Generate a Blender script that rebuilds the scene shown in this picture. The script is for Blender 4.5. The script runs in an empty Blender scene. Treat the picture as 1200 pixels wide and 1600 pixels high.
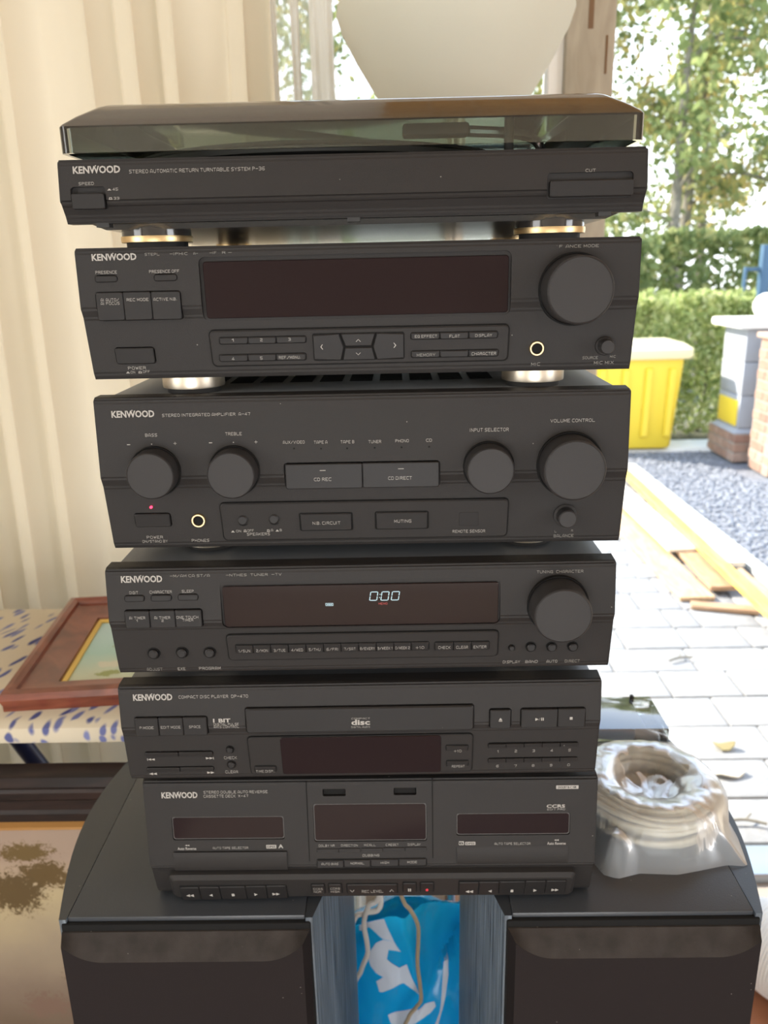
import bpy, bmesh, math, random
from mathutils import Vector, Matrix, noise
random.seed(7)
C = bpy.context.scene.collection
SC = bpy.context.scene
PI = math.pi

# ---------------------------------------------------------------- camera
cam_data = bpy.data.cameras.new('camera')
cam = bpy.data.objects.new('camera', cam_data); C.objects.link(cam); SC.camera = cam
cam.location = (0.0252, -0.5372, 1.400)
_p, _y, _r = 0.2961, 0.0162, -0.0223            # pitch down, turn left, roll
_f = Vector((-math.sin(_y)*math.cos(_p), math.cos(_y)*math.cos(_p), -math.sin(_p)))
_x = Vector((math.cos(_y), math.sin(_y), 0)); _u = _x.cross(_f)
_rx = _x*math.cos(_r) + _u*math.sin(_r); _ux = -_x*math.sin(_r) + _u*math.cos(_r)
cam.rotation_euler = Matrix((_rx, _ux, -_f)).transposed().to_euler()
cam_data.sensor_width = 36; cam_data.lens = 1264.0*36/1600
cam_data.clip_start = .02; cam_data.clip_end = 200
cam_data.dof.use_dof = True; cam_data.dof.focus_distance = .53; cam_data.dof.aperture_fstop = 10.5

# ---------------------------------------------------------------- sky, sun, added room fill, exposure
world = bpy.data.worlds.new('sky'); SC.world = world; world.use_nodes = True
wn = world.node_tree.nodes; wl = world.node_tree.links; wn.clear()
w_out = wn.new('ShaderNodeOutputWorld'); w_bg = wn.new('ShaderNodeBackground'); w_ramp = wn.new('ShaderNodeValToRGB')
w_tc = wn.new('ShaderNodeTexCoord'); w_sep = wn.new('ShaderNodeSeparateXYZ')
wl.new(w_tc.outputs['Generated'], w_sep.inputs[0]); wl.new(w_sep.outputs['Z'], w_ramp.inputs[0])
wl.new(w_ramp.outputs[0], w_bg.inputs[0]); wl.new(w_bg.outputs[0], w_out.inputs[0])
w_ramp.color_ramp.elements[0].color = (.93, .97, 1, 1); w_ramp.color_ramp.elements[1].color = (.42, .62, .95, 1)
w_bg.inputs[1].default_value = 3.1
sun_d = bpy.data.lights.new('sun', 'SUN'); sun_d.energy = 13; sun_d.angle = .03; sun_d.color = (1, .93, .80)
sun = bpy.data.objects.new('sun', sun_d); C.objects.link(sun)
sun.rotation_euler = Vector((.86, -.42, -.72)).to_track_quat('-Z', 'Y').to_euler()
def fill_light(name, loc, aim, w, h, power, col):
    d = bpy.data.lights.new(name, 'AREA'); d.shape = 'RECTANGLE'; d.size = w; d.size_y = h; d.energy = power; d.color = col
    o = bpy.data.objects.new(name, d); C.objects.link(o); o.location = loc
    o.rotation_euler = Vector(aim).to_track_quat('-Z', 'Y').to_euler()
fill_light('room_fill', (-1.82, -1.45, 1.60), (1, 0, 0), 1.3, 1.3, 20, (1, .95, .89))      # unseen fill light added in the left wall's opening
fill_light('room_fill', (2.42, -1.45, 1.60), (-1, 0, 0), 1.3, 1.3, 28, (.97, .97, 1))      # unseen fill light added in the right wall's opening
fill_light('room_fill', (.05, -2.52, .62), (0, 1, 0), 1.3, .84, 27, (.98, .98, 1))         # added low in the back wall to brighten the loudspeaker gap
SC.view_settings.view_transform = 'Standard'; SC.view_settings.look = 'None'
SC.view_settings.gamma = 1; SC.view_settings.exposure = 0; SC.view_settings.use_curve_mapping = False

# ---------------------------------------------------------------- helpers
def sharp(bm, ang=35):
    a = math.radians(ang)
    for f in bm.faces: f.smooth = True
    for e in bm.edges:
        if len(e.link_faces) == 2:
            try: e.smooth = e.calc_face_angle() < a
            except Exception: pass
def obj(name, bm, mat, parent=None, ang=35, fix=True):
    if fix: bmesh.ops.recalc_face_normals(bm, faces=bm.faces[:])
    sharp(bm, ang)
    me = bpy.data.meshes.new(name); bm.to_mesh(me); bm.free()
    if mat: me.materials.append(mat)
    o = bpy.data.objects.new(name, me); C.objects.link(o)
    if parent: o.parent = parent
    return o
def thing(name, label, cat, loc=(0, 0, 0), rz=0, group=None):
    o = bpy.data.objects.new(name, None); C.objects.link(o); o.empty_display_size = .05
    o.location = loc; o.rotation_euler = (0, 0, rz); return tag(o, label, cat, group)
def tag(o, label, cat, group=None):
    o['label'] = label; o['category'] = cat
    if group: o['group'] = group
    return o
def struct(o): o['kind'] = 'structure'; return o
def stuff(o): o['kind'] = 'stuff'; return o
def box(bm, x0, x1, y0, y1, z0, z1, bev=0, seg=2):
    m = Matrix.Translation(((x0+x1)/2, (y0+y1)/2, (z0+z1)/2)) @ Matrix.Diagonal((x1-x0, y1-y0, z1-z0, 1))
    r = bmesh.ops.create_cube(bm, size=1, matrix=m)
    if bev:
        es = list({e for v in r['verts'] for e in v.link_edges})
        bmesh.ops.bevel(bm, geom=es, offset=bev, segments=seg, affect='EDGES', profile=.5)
    return bm
def bx(*a, **k): return box(bmesh.new(), *a, **k)
def rings(bm, rs, cap0=True, cap1=True, close=True):
    """rs: list of equally long point lists -> skin between them."""
    R_ = [[bm.verts.new(p) for p in r] for r in rs]
    n = len(R_[0])
    for a, b in zip(R_, R_[1:]):
        for i in range(n if close else n-1):
            j = (i+1) % n; bm.faces.new((a[i], a[j], b[j], b[i]))
    if cap0: bm.faces.new(R_[0][::-1])
    if cap1: bm.faces.new(R_[-1])
    return R_
def lathe(bm, prof, n=48, ax='z', o=(0, 0, 0), cap0=True, cap1=True):
    o = Vector(o); rs = []
    for r, h in prof:
        ring = []
        for i in range(n):
            a = 2*PI*i/n; c, s = r*math.cos(a), r*math.sin(a)
            ring.append(o + (Vector((c, s, h)) if ax == 'z' else Vector((c, -h, s))))   # ax 'y': h runs towards the viewer
        rs.append(ring)
    rings(bm, rs, cap0, cap1); return bm
def tube(bm, pts, r, n=8, cap=True):
    pts = [Vector(p) for p in pts]; rs = []; prev = None
    for i, p in enumerate(pts):
        t = (pts[min(i+1, len(pts)-1)] - pts[max(i-1, 0)]).normalized()
        if prev is None:
            prev = t.orthogonal().normalized()
        prev = (prev - t*prev.dot(t)).normalized(); b = t.cross(prev)
        rr = r[i] if isinstance(r, (list, tuple)) else r
        rs.append([p + (prev*math.cos(2*PI*k/n) + b*math.sin(2*PI*k/n))*rr for k in range(n)])
    rings(bm, rs, cap, cap); return bm
def spline(pts, k=6):
    pts = [Vector(p) for p in pts]; out = []
    for i in range(len(pts)-1):
        p0, p1, p2, p3 = pts[max(i-1, 0)], pts[i], pts[i+1], pts[min(i+2, len(pts)-1)]
        for j in range(k):
            t = j/k
            out.append(.5*((2*p1) + (p2-p0)*t + (2*p0-5*p1+4*p2-p3)*t*t + (3*p1-p0-3*p2+p3)*t**3))
    out.append(pts[-1]); return out
def rrect(w, h, r, n=4):
    r = min(r, w/2*.99, h/2*.99); P = []
    for cx, cy, a0 in ((w/2-r, h/2-r, 0), (-w/2+r, h/2-r, 90), (-w/2+r, -h/2+r, 180), (w/2-r, -h/2+r, 270)):
        for i in range(n+1):
            a = math.radians(a0+90*i/n); P.append((cx+r*math.cos(a), cy+r*math.sin(a)))
    return P
class Fr:                                        # a flat frame on a surface: u right, v up, d outwards
    def __init__(s, o, a=0, ex=None, ey=None, n=None):
        s.o = Vector(o); s.ex = Vector(ex or (1, 0, 0)); s.ey = Vector(ey or (0, -math.sin(a), math.cos(a))); s.n = Vector(n or (0, -math.cos(a), -math.sin(a)))
    def __call__(s, u, v, d=0): return s.o + s.ex*u + s.ey*v + s.n*d
def plate(bm, fr, poly, d0, d1, bev=.0003):
    """solid of the outline poly between d0 and d1 with a chamfered front edge"""
    cx = sum(p[0] for p in poly)/len(poly); cy = sum(p[1] for p in poly)/len(poly)
    w = max(p[0] for p in poly)-min(p[0] for p in poly); h = max(p[1] for p in poly)-min(p[1] for p in poly)
    sx, sy = max(.2, 1-2*bev/w), max(.2, 1-2*bev/h)
    mid = (max(p[0] for p in poly)+min(p[0] for p in poly))/2, (max(p[1] for p in poly)+min(p[1] for p in poly))/2
    ins = [(mid[0]+(p[0]-mid[0])*sx, mid[1]+(p[1]-mid[1])*sy) for p in poly]
    rings(bm, [[fr(*p, d0) for p in poly], [fr(*p, d1-bev) for p in poly], [fr(*p, d1) for p in ins]]); return bm

# ---------------------------------------------------------------- materials
def new_mat(name):
    m = bpy.data.materials.new(name); m.use_nodes = True
    return m, m.node_tree.nodes, m.node_tree.links, m.node_tree.nodes['Principled BSDF']
def nd(n, t, **k):
    x = n.new(t)
    for a, b in k.items():
        if a.startswith('i_'): x.inputs[a[2:].replace('_', ' ')].default_value = b
        else: setattr(x, a, b)
    return x
def ramp(n, stops, interp='LINEAR'):
    r = n.new('ShaderNodeValToRGB'); r.color_ramp.interpolation = interp
    e = r.color_ramp.elements
    while len(e) < len(stops): e.new(.5)
    for q, (p, c) in zip(e, stops): q.position = p; q.color = (*c, 1)
    return r
def plain(name, col, rough=.5, metal=0, spec=.5, bump=0, bscale=300, var=0, vscale=20, coat=0, stretch=None, dust=0):
    m, n, l, b = new_mat(name)
    b.inputs['Base Color'].default_value = (*col, 1); b.inputs['Roughness'].default_value = rough
    b.inputs['Metallic'].default_value = metal; b.inputs['Specular IOR Level'].default_value = spec
    b.inputs['Coat Weight'].default_value = coat; b.inputs['Coat Roughness'].default_value = .1
    tc = n.new('ShaderNodeTexCoord'); src = tc.outputs['Object']
    if stretch:
        mp = nd(n, 'ShaderNodeMapping'); mp.inputs['Scale'].default_value = stretch; l.new(src, mp.inputs[0]); src = mp.outputs[0]
    if bump:
        t = nd(n, 'ShaderNodeTexNoise', i_Scale=bscale, i_Detail=3); bp = nd(n, 'ShaderNodeBump', i_Strength=bump, i_Distance=.001)
        l.new(src, t.inputs['Vector']); l.new(t.outputs[0], bp.inputs['Height']); l.new(bp.outputs[0], b.inputs['Normal'])
    col_out = None
    if var:
        t = nd(n, 'ShaderNodeTexNoise', i_Scale=vscale, i_Detail=4); l.new(src, t.inputs['Vector'])
        r = ramp(n, [(.3, tuple(c*(1-var) for c in col)), (.7, tuple(min(1, c*(1+var)) for c in col))])
        l.new(t.outputs[0], r.inputs[0]); l.new(r.outputs[0], b.inputs['Base Color']); col_out = r.outputs[0]
    if dust:                                     # scattered pale dust specks
        vo = nd(n, 'ShaderNodeTexVoronoi', i_Scale=130.0); l.new(src, vo.inputs['Vector'])
        lt = nd(n, 'ShaderNodeMath', operation='LESS_THAN'); lt.inputs[1].default_value = .055; l.new(vo.outputs['Distance'], lt.inputs[0])
        sc = n.new('ShaderNodeSeparateColor'); l.new(vo.outputs['Color'], sc.inputs[0])
        gt = nd(n, 'ShaderNodeMath', operation='LESS_THAN'); gt.inputs[1].default_value = dust; l.new(sc.outputs[0], gt.inputs[0])
        mu = nd(n, 'ShaderNodeMath', operation='MULTIPLY'); l.new(lt.outputs[0], mu.inputs[0]); l.new(gt.outputs[0], mu.inputs[1])
        mx = nd(n, 'ShaderNodeMix', data_type='RGBA'); l.new(mu.outputs[0], mx.inputs[0])
        if col_out: l.new(col_out, mx.inputs['A'])
        else: mx.inputs['A'].default_value = (*col, 1)
        mx.inputs['B'].default_value = (.22, .21, .19, 1); l.new(mx.outputs['Result'], b.inputs['Base Color'])
    return m
def emit(name, col, s):
    m, n, l, b = new_mat(name); b.inputs['Base Color'].default_value = (0, 0, 0, 1)
    b.inputs['Emission Color'].default_value = (*col, 1); b.inputs['Emission Strength'].default_value = s; return m
def cloth(name, col, trans, clear=0, rough=.9):
    m, n, l, b = new_mat(name); n.remove(b); out = n['Material Output']
    d = nd(n, 'ShaderNodeBsdfDiffuse'); t = nd(n, 'ShaderNodeBsdfTranslucent'); mx = nd(n, 'ShaderNodeMixShader')
    d.inputs[0].default_value = t.inputs[0].default_value = (*col, 1); mx.inputs[0].default_value = trans
    l.new(d.outputs[0], mx.inputs[1]); l.new(t.outputs[0], mx.inputs[2]); res = mx.outputs[0]
    if clear:
        tr = nd(n, 'ShaderNodeBsdfTransparent'); m2 = nd(n, 'ShaderNodeMixShader'); m2.inputs[0].default_value = clear
        l.new(res, m2.inputs[1]); l.new(tr.outputs[0], m2.inputs[2]); res = m2.outputs[0]
    l.new(res, out.inputs[0]); return m
def film(name, tint, body=0, body_col=(1, 1, 1), rough=.05, spec=1.0, ior=1.45):
    """clear sheet: tinted see-through + mirror by angle + a share of milky body"""
    m, n, l, b = new_mat(name); n.remove(b); out = n['Material Output']
    tr = nd(n, 'ShaderNodeBsdfTransparent'); tr.inputs[0].default_value = (*tint, 1)
    gl = nd(n, 'ShaderNodeBsdfGlossy'); gl.inputs['Roughness'].default_value = rough
    fr = nd(n, 'ShaderNodeFresnel'); fr.inputs[0].default_value = ior; mx = nd(n, 'ShaderNodeMixShader')
    ml = nd(n, 'ShaderNodeMath', operation='MULTIPLY'); ml.inputs[1].default_value = spec
    l.new(fr.outputs[0], ml.inputs[0]); l.new(ml.outputs[0], mx.inputs[0])
    res = tr.outputs[0]
    if body:
        d = nd(n, 'ShaderNodeBsdfDiffuse'); d.inputs[0].default_value = (*body_col, 1); tl = nd(n, 'ShaderNodeBsdfTranslucent'); tl.inputs[0].default_value = (*body_col, 1)
        a = nd(n, 'ShaderNodeMixShader'); a.inputs[0].default_value = .5; l.new(d.outputs[0], a.inputs[1]); l.new(tl.outputs[0], a.inputs[2])
        c = nd(n, 'ShaderNodeMixShader'); c.inputs[0].default_value = body; l.new(res, c.inputs[1]); l.new(a.outputs[0], c.inputs[2]); res = c.outputs[0]
    l.new(res, mx.inputs[1]); l.new(gl.outputs[0], mx.inputs[2]); l.new(mx.outputs[0], out.inputs[0]); return m
def island_mat(name, stops, rough=.6, trans=0, scale=None):
    """each loose piece takes its own tone"""
    m, n, l, b = new_mat(name); g = n.new('ShaderNodeNewGeometry'); r = ramp(n, stops)
    l.new(g.outputs['Random Per Island'], r.inputs[0])
    if trans:
        n.remove(b); d = nd(n, 'ShaderNodeBsdfDiffuse'); t = nd(n, 'ShaderNodeBsdfTranslucent'); mx = nd(n, 'ShaderNodeMixShader'); mx.inputs[0].default_value = trans
        l.new(r.outputs[0], d.inputs[0]); l.new(r.outputs[0], t.inputs[0]); l.new(d.outputs[0], mx.inputs[1]); l.new(t.outputs[0], mx.inputs[2]); l.new(mx.outputs[0], n['Material Output'].inputs[0])
    else:
        l.new(r.outputs[0], b.inputs['Base Color']); b.inputs['Roughness'].default_value = rough
    return m
def piece_mat(name, stops, rough=.7, bump=.3, bscale=80, spots=.15, spec=.4):
    """each object (stone, tile, brick) takes its own tone"""
    m, n, l, b = new_mat(name); g = n.new('ShaderNodeObjectInfo'); r = ramp(n, stops); l.new(g.outputs['Random'], r.inputs[0])
    tc = n.new('ShaderNodeTexCoord'); t = nd(n, 'ShaderNodeTexNoise', i_Scale=bscale/6, i_Detail=6); l.new(tc.outputs['Object'], t.inputs['Vector'])
    r2 = ramp(n, [(.3, (1-spots,)*3), (.7, (1, 1, 1))]); l.new(t.outputs[0], r2.inputs[0])
    mx = nd(n, 'ShaderNodeMix', data_type='RGBA', blend_type='MULTIPLY'); mx.inputs[0].default_value = 1
    l.new(r.outputs[0], mx.inputs['A']); l.new(r2.outputs[0], mx.inputs['B']); l.new(mx.outputs['Result'], b.inputs['Base Color'])
    t2 = nd(n, 'ShaderNodeTexNoise', i_Scale=bscale, i_Detail=4); bp = nd(n, 'ShaderNodeBump', i_Strength=bump, i_Distance=.003)
    l.new(tc.outputs['Object'], t2.inputs['Vector']); l.new(t2.outputs[0], bp.inputs['Height']); l.new(bp.outputs[0], b.inputs['Normal'])
    b.inputs['Roughness'].default_value = rough; b.inputs['Specular IOR Level'].default_value = spec; return m
def wood(name, a, b_, scale=(3, 40, 40), rough=.5, coat=0, bump=.1, wscale=3.0, spec=.5):
    m, n, l, b = new_mat(name); tc = n.new('ShaderNodeTexCoord'); mp = nd(n, 'ShaderNodeMapping'); mp.inputs['Scale'].default_value = scale
    t = nd(n, 'ShaderNodeTexNoise', i_Scale=wscale, i_Detail=6, i_Distortion=.6); r = ramp(n, [(.35, a), (.65, b_)])
    l.new(tc.outputs['Object'], mp.inputs[0]); l.new(mp.outputs[0], t.inputs['Vector']); l.new(t.outputs[0], r.inputs[0]); l.new(r.outputs[0], b.inputs['Base Color'])
    bp = nd(n, 'ShaderNodeBump', i_Strength=bump, i_Distance=.002); l.new(t.outputs[0], bp.inputs['Height']); l.new(bp.outputs[0], b.inputs['Normal'])
    b.inputs['Roughness'].default_value = rough; b.inputs['Coat Weight'].default_value = coat; b.inputs['Specular IOR Level'].default_value = spec; return m

M = {}
M['plastic'] = plain('black_plastic', (.019, .0175, .017), .5, spec=.24, bump=.22, bscale=2600, dust=.05)
M['button'] = plain('button_plastic', (.014, .013, .013), .45, spec=.26, bump=.12, bscale=2600, dust=.03)
M['knob'] = plain('knob_plastic', (.026, .0245, .0245), .5, spec=.26, bump=.12, bscale=2600, dust=.05)
M['void'] = plain('dark_gap', (.006, .006, .006), .8, spec=.2)
M['case'] = plain('painted_steel', (.055, .058, .062), .30, spec=.8, bump=.15, bscale=1500, dust=.12)
M['case_pale'] = plain('dusty_grey_lid', (.20, .21, .215), .45, spec=.6, bump=.15, bscale=1500, dust=.1)
M['case_mid'] = plain('dusty_dark_lid', (.085, .092, .10), .4, spec=.6, bump=.15, bscale=1500, dust=.15)
M['under'] = plain('grey_base_board', (.52, .50, .47), .24, metal=.9, bump=.03, bscale=60)
M['ink'] = plain('printed_grey', (.34, .325, .30), .6)
M['ink_dim'] = plain('printed_worn_grey', (.24, .23, .21), .6)
M['pane'] = plain('display_glass', (.014, .008, .009), .06, spec=.17)
M['rim'] = plain('window_rim', (.075, .072, .07), .4)
M['gold'] = plain('brass_ring', (.72, .53, .28), .35, metal=1)
M['steel'] = plain('steel_ring', (.66, .59, .48), .38, metal=1)
M['gloss'] = plain('gloss_black', (.02, .018, .018), .12, spec=.8)
M['rubber'] = plain('black_rubber', (.02, .02, .02), .7)
M['led_red'] = emit('red_lamp', (1, .03, .08), 5)
M['vfd'] = emit('pale_blue_digits', (.62, .85, .92), 1.0)
M['vfd_red'] = emit('red_indicator', (1, .12, .10), .7)
M['red'] = plain('red_print', (.55, .04, .06), .5)
M['smoke'] = film('smoked_acrylic', (.72, .775, .725), .012, (.55, .48, .40), rough=.05, spec=1.4, ior=1.55)
M['smoke_dusty_sheen'] = film('dusty_sheen_acrylic', (.72, .775, .725), .20, (.50, .40, .29), rough=.09, spec=1.6, ior=1.6)
M['platter'] = plain('platter', (.02, .02, .02), .5)
# ---------------------------------------------------------------- measured layout of the faces
GEO = {  # x, y, turn, z of the face top; then crease and lower edge (z below top, y)
 'tt': (0.0016, -0.0049, 0.0036, 1.4659, -0.0251, -0.0034, -0.0372, 0.0036),
 'eq': (0.0029, 0.0009, 0.0004, 1.4144, -0.0377, -0.0015, -0.0844, 0.0082),
 'amp': (0.0024, 0.0010, -0.0050, 1.3186, -0.0546, -0.0041, -0.1092, 0.0058),
 'tun': (-0.0015, -0.0059, 0.0022, 1.1990, -0.0389, -0.0046, -0.0838, 0.0037),
 'cd': (-0.0050, -0.0014, 0.0040, 1.1038, -0.0331, -0.0030, -0.0825, 0.0034),
 'tape': (-0.0003, 0.0103, -0.0040, 1.0127, -0.0762, -0.0061, -0.1108, 0.0046),
}
FACE = {  # every printed word and control: (kind, text, x, z below face top, width, height) in millimetres
 'tt': [
  ('logo', 'KENWOOD', -155.6, -6.5, 29.0, 4.4),
  ('text', 'STEREO AUTOMATIC RETURN TURNTABLE SYSTEM P-36', -94.3, -8.1, 82.9, 2.2),
  ('text', 'SPEED', -162.5, -14.4, 9.4, 1.8),
  ('well', '', -161.8, -22.9, 21.7, 13.5),
  ('btn', '', -162.0, -24.7, 20.3, 9.1),
  ('sym_in', '', -148.6, -18.1, 2.4, 1.1),
  ('text', '45', -144.9, -18.0, 3.5, 1.7),
  ('sym_out', '', -148.2, -23.3, 2.4, 1.3),
  ('text', '33', -144.5, -23.3, 3.5, 1.7),
  ('text', 'CUT', 144.9, -13.6, 6.2, 1.8),
  ('well', '', 144.9, -21.9, 52.4, 14.8),
  ('btn', '', 145.7, -23.8, 50.9, 9.4),
 ],
 'eq': [
  ('logo', 'KENWOOD', -154.5, -5.8, 28.6, 4.3),
  ('text', 'STEPL', -130.1, -4.7, 9.4, 1.7),
  ('text', '-IPHIC', -113.2, -4.7, 11.4, 1.7),
  ('text', 'A-', -102.3, -4.7, 2.9, 1.5),
  ('text', '-IF', -91.3, -4.6, 4.5, 1.5),
  ('text', 'R -', -82.4, -4.6, 6.1, 1.5),
  ('text', 'PRESENCE', -160.5, -15.0, 13.8, 1.9),
  ('well', '', -160.9, -18.9, 14.8, 4.7),
  ('btn', '', -160.9, -19.1, 14.3, 4.1),
  ('text', 'PRESENCE OFF', -123.3, -15.2, 19.3, 1.9),
  ('well', '', -122.8, -18.9, 15.2, 4.7),
  ('btn', '', -122.8, -19.1, 14.7, 4.1),
  ('well', '', -141.5, -36.2, 55.4, 18.5),
  ('btn', '', -159.9, -36.2, 17.7, 17.7),
  ('btn', '', -142.1, -36.2, 18.0, 17.7),
  ('btn', '', -123.6, -36.3, 18.9, 17.7),
  ('text', 'AI AUTO/', -159.5, -32.0, 11.8, 1.9),
  ('text', 'AI FOCUS', -159.5, -34.2, 12.2, 1.9),
  ('text', 'REC MODE', -141.6, -32.2, 14.1, 1.9),
  ('text', 'ACTIVE N.B.', -123.9, -32.3, 15.0, 1.9),
  ('well', '', -149.5, -68.5, 26.8, 11.6),
  ('btn', '', -149.5, -68.5, 25.9, 10.7),
  ('text', 'POWER', -149.7, -76.7, 12.1, 2.2),
  ('sym_in', '', -156.3, -79.6, 2.6, 1.3),
  ('text', 'ON', -153.0, -79.5, 3.0, 1.8),
  ('sym_out', '', -148.1, -79.6, 2.6, 1.5),
  ('text', 'OFF', -143.9, -79.3, 4.7, 1.8),
  ('display', '', -1.5, -27.0, 199.1, 39.9),
  ('pane', '', -1.1, -27.6, 195.1, 35.2),
  ('panel', '', -0.3, -64.9, 196.0, 23.7),
  ('bez', '', -63.5, -59.5, 57.7, 5.2),
  ('btn', '', -82.6, -59.4, 18.9, 4.4),
  ('btn', '', -63.9, -59.5, 18.6, 4.4),
  ('btn', '', -44.8, -59.5, 19.6, 4.4),
  ('bez', '', -64.6, -70.9, 58.3, 5.4),
  ('btn', '', -83.9, -70.9, 19.1, 4.5),
  ('btn', '', -65.0, -70.9, 18.8, 4.5),
  ('btn', '', -45.7, -70.9, 19.8, 4.5),
  ('text', '1', -83.0, -58.8, 1.3, 2.0),
  ('text', '2', -64.2, -59.0, 1.7, 2.0),
  ('text', '3', -45.7, -59.0, 1.7, 2.0),
  ('text', '4', -84.2, -71.1, 1.7, 2.1),
  ('text', '5', -65.4, -71.1, 1.7, 2.1),
  ('text', 'REF./MANU.', -46.6, -71.0, 14.3, 2.1),
  ('bez', '', -0.7, -65.0, 60.4, 18.6),
  ('dpad', '', -0.7, -65.0, 59.6, 17.8),
  ('sym_lt', '', -25.0, -64.5, 1.7, 3.4),
  ('sym_gt', '', 23.1, -64.4, 1.9, 3.4),
  ('sym_up', '', -0.8, -60.7, 3.4, 1.7),
  ('sym_dn', '', -1.1, -69.6, 3.4, 1.7),
  ('bez', '', 62.0, -59.0, 57.4, 5.2),
  ('btn', '', 43.1, -59.0, 18.9, 4.4),
  ('btn', '', 62.0, -59.0, 18.8, 4.4),
  ('btn', '', 80.9, -59.0, 19.0, 4.4),
  ('bez', '', 62.6, -71.0, 58.2, 5.3),
  ('btn', '', 43.3, -70.9, 18.9, 4.5),
  ('btn', '', 62.2, -71.0, 19.0, 4.5),
  ('btn', '', 81.5, -71.0, 19.5, 4.5),
  ('text', 'EQ EFFECT', 43.5, -58.9, 14.5, 1.9),
  ('text', 'FLAT', 62.2, -59.2, 6.7, 1.9),
  ('text', 'DISPLAY', 81.1, -59.1, 10.9, 1.9),
  ('text', 'MEMORY', 43.6, -71.2, 12.3, 2.0),
  ('text', 'CHARACTER', 81.7, -71.1, 16.2, 2.1),
  ('knob', '', 138.2, -31.7, 20.8, 20),
  ('text', "' F .ANCE MODE", 139.5, -5.5, 26.4, 1.8),
  ('jack', '', 116.6, -69.1, 9.7, 9.8),
  ('text', 'MIC', 116.7, -79.6, 6.0, 2.2),
  ('knob_small', '', 161.2, -68.3, 4.6, 9),
  ('text', 'SOURCE', 152.5, -76.0, 10.2, 2.0),
  ('text', 'MIC', 167.4, -75.5, 3.8, 1.7),
  ('text', 'MIC MIX', 161.9, -79.5, 13.0, 2.2),
 ],
 'amp': [
  ('logo', 'KENWOOD', -153.4, -10.8, 29.0, 4.7),
  ('text', 'STEREO INTEGRATED AMPLIFIER  A-47', -104.0, -12.1, 59.6, 2.1),
  ('text', 'BASS', -142.2, -25.2, 8.1, 2.2),
  ('text', '-', -158.1, -31.4, 2.2, 0.5),
  ('text', '·', -142.4, -31.3, 0.9, 0.7),
  ('text', '+', -126.4, -31.1, 2.2, 2.0),
  ('text', 'TREBLE', -86.3, -25.3, 11.1, 2.2),
  ('text', '-', -102.2, -31.1, 2.2, 0.5),
  ('text', '·', -86.7, -31.1, 0.9, 0.7),
  ('text', '+', -71.4, -31.1, 2.2, 2.0),
  ('knob', '', -141.3, -50.2, 16.0, 14),
  ('knob', '', -87.2, -50.7, 16.0, 14),
  ('well', '', -0.2, -55.0, 106.4, 18.7),
  ('btn', '', -26.2, -55.2, 52.6, 17.4),
  ('btn', '', 26.2, -55.1, 52.3, 17.4),
  ('text', 'CD REC', -27.1, -57.2, 11.8, 2.4),
  ('text', 'CD DIRECT', 25.6, -57.2, 16.1, 2.4),
  ('text', '-', -26.8, -51.0, 3.9, 0.4),
  ('text', '-', 26.3, -50.7, 3.9, 0.4),
  ('text', 'AUX/VIDEO', -45.8, -31.7, 14.7, 2.1),
  ('text', 'TAPE A', -27.6, -32.0, 9.1, 2.1),
  ('text', 'TAPE B', -9.5, -32.1, 9.3, 2.1),
  ('text', 'TUNER', 9.0, -32.3, 8.6, 2.1),
  ('text', 'PHONO', 27.4, -32.1, 9.1, 2.1),
  ('text', 'CD', 45.5, -32.0, 4.0, 2.1),
  ('dot', '', -45.8, -36.0, 1.3, 1.3),
  ('dot', '', -27.5, -36.4, 1.3, 1.3),
  ('dot', '', -9.8, -36.5, 1.3, 1.3),
  ('dot', '', 8.8, -36.4, 1.3, 1.3),
  ('dot', '', 27.0, -36.5, 1.3, 1.3),
  ('dot', '', 45.6, -36.4, 1.3, 1.3),
  ('text', 'INPUT SELECTOR', 86.0, -25.7, 26.1, 2.4),
  ('text', 'VOLUME CONTROL', 141.5, -20.5, 29.6, 2.3),
  ('knob', '', 85.7, -50.6, 15.8, 14),
  ('knob', '', 140.5, -50.2, 20.5, 18),
  ('led', '', -148.3, -76.6, 1.5, 1.7),
  ('well', '', -148.6, -86.7, 26.0, 11.0),
  ('btn', '', -148.6, -86.6, 25.1, 10.0),
  ('text', 'POWER', -149.2, -100.0, 11.6, 2.4),
  ('text', 'ON/STAND BY', -149.6, -103.3, 18.0, 2.3),
  ('jack', '', -116.2, -87.2, 9.9, 11.0),
  ('text', 'PHONES', -117.0, -103.1, 12.5, 2.5),
  ('panel', '', 0.1, -88.9, 200.1, 28.9),
  ('roundbtn', '', -85.0, -87.3, 3.6, 4),
  ('roundbtn', '', -63.1, -86.8, 3.6, 4),
  ('sym_in', '', -92.9, -95.9, 2.4, 1.5),
  ('text', 'ON', -88.9, -95.7, 3.6, 2.0),
  ('sym_out', '', -84.2, -95.6, 2.3, 1.8),
  ('text', 'OFF', -80.3, -95.4, 4.5, 2.0),
  ('sym_out', '', -67.8, -95.6, 2.3, 1.8),
  ('text', 'A', -65.2, -95.4, 1.6, 2.0),
  ('sym_in', '', -61.5, -95.7, 2.3, 1.5),
  ('text', 'B', -59.0, -95.4, 1.5, 2.0),
  ('text', 'SPEAKERS', -75.1, -98.3, 16.4, 2.3),
  ('bez', '', -26.6, -89.3, 37.7, 14.5),
  ('btn', '', -26.6, -89.3, 35.9, 13.0),
  ('text', 'N.B. CIRCUIT', -26.3, -89.8, 19.4, 2.5),
  ('bez', '', 26.4, -89.1, 37.8, 14.4),
  ('btn', '', 26.4, -89.1, 36.0, 13.0),
  ('text', 'MUTING', 27.0, -89.2, 11.9, 2.5),
  ('sensor', '', 73.1, -89.1, 13.6, 10.9),
  ('text', 'REMOTE SENSOR', 73.4, -98.6, 22.9, 2.4),
  ('knob_small', '', 140.1, -87.9, 6.1, 10),
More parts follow.
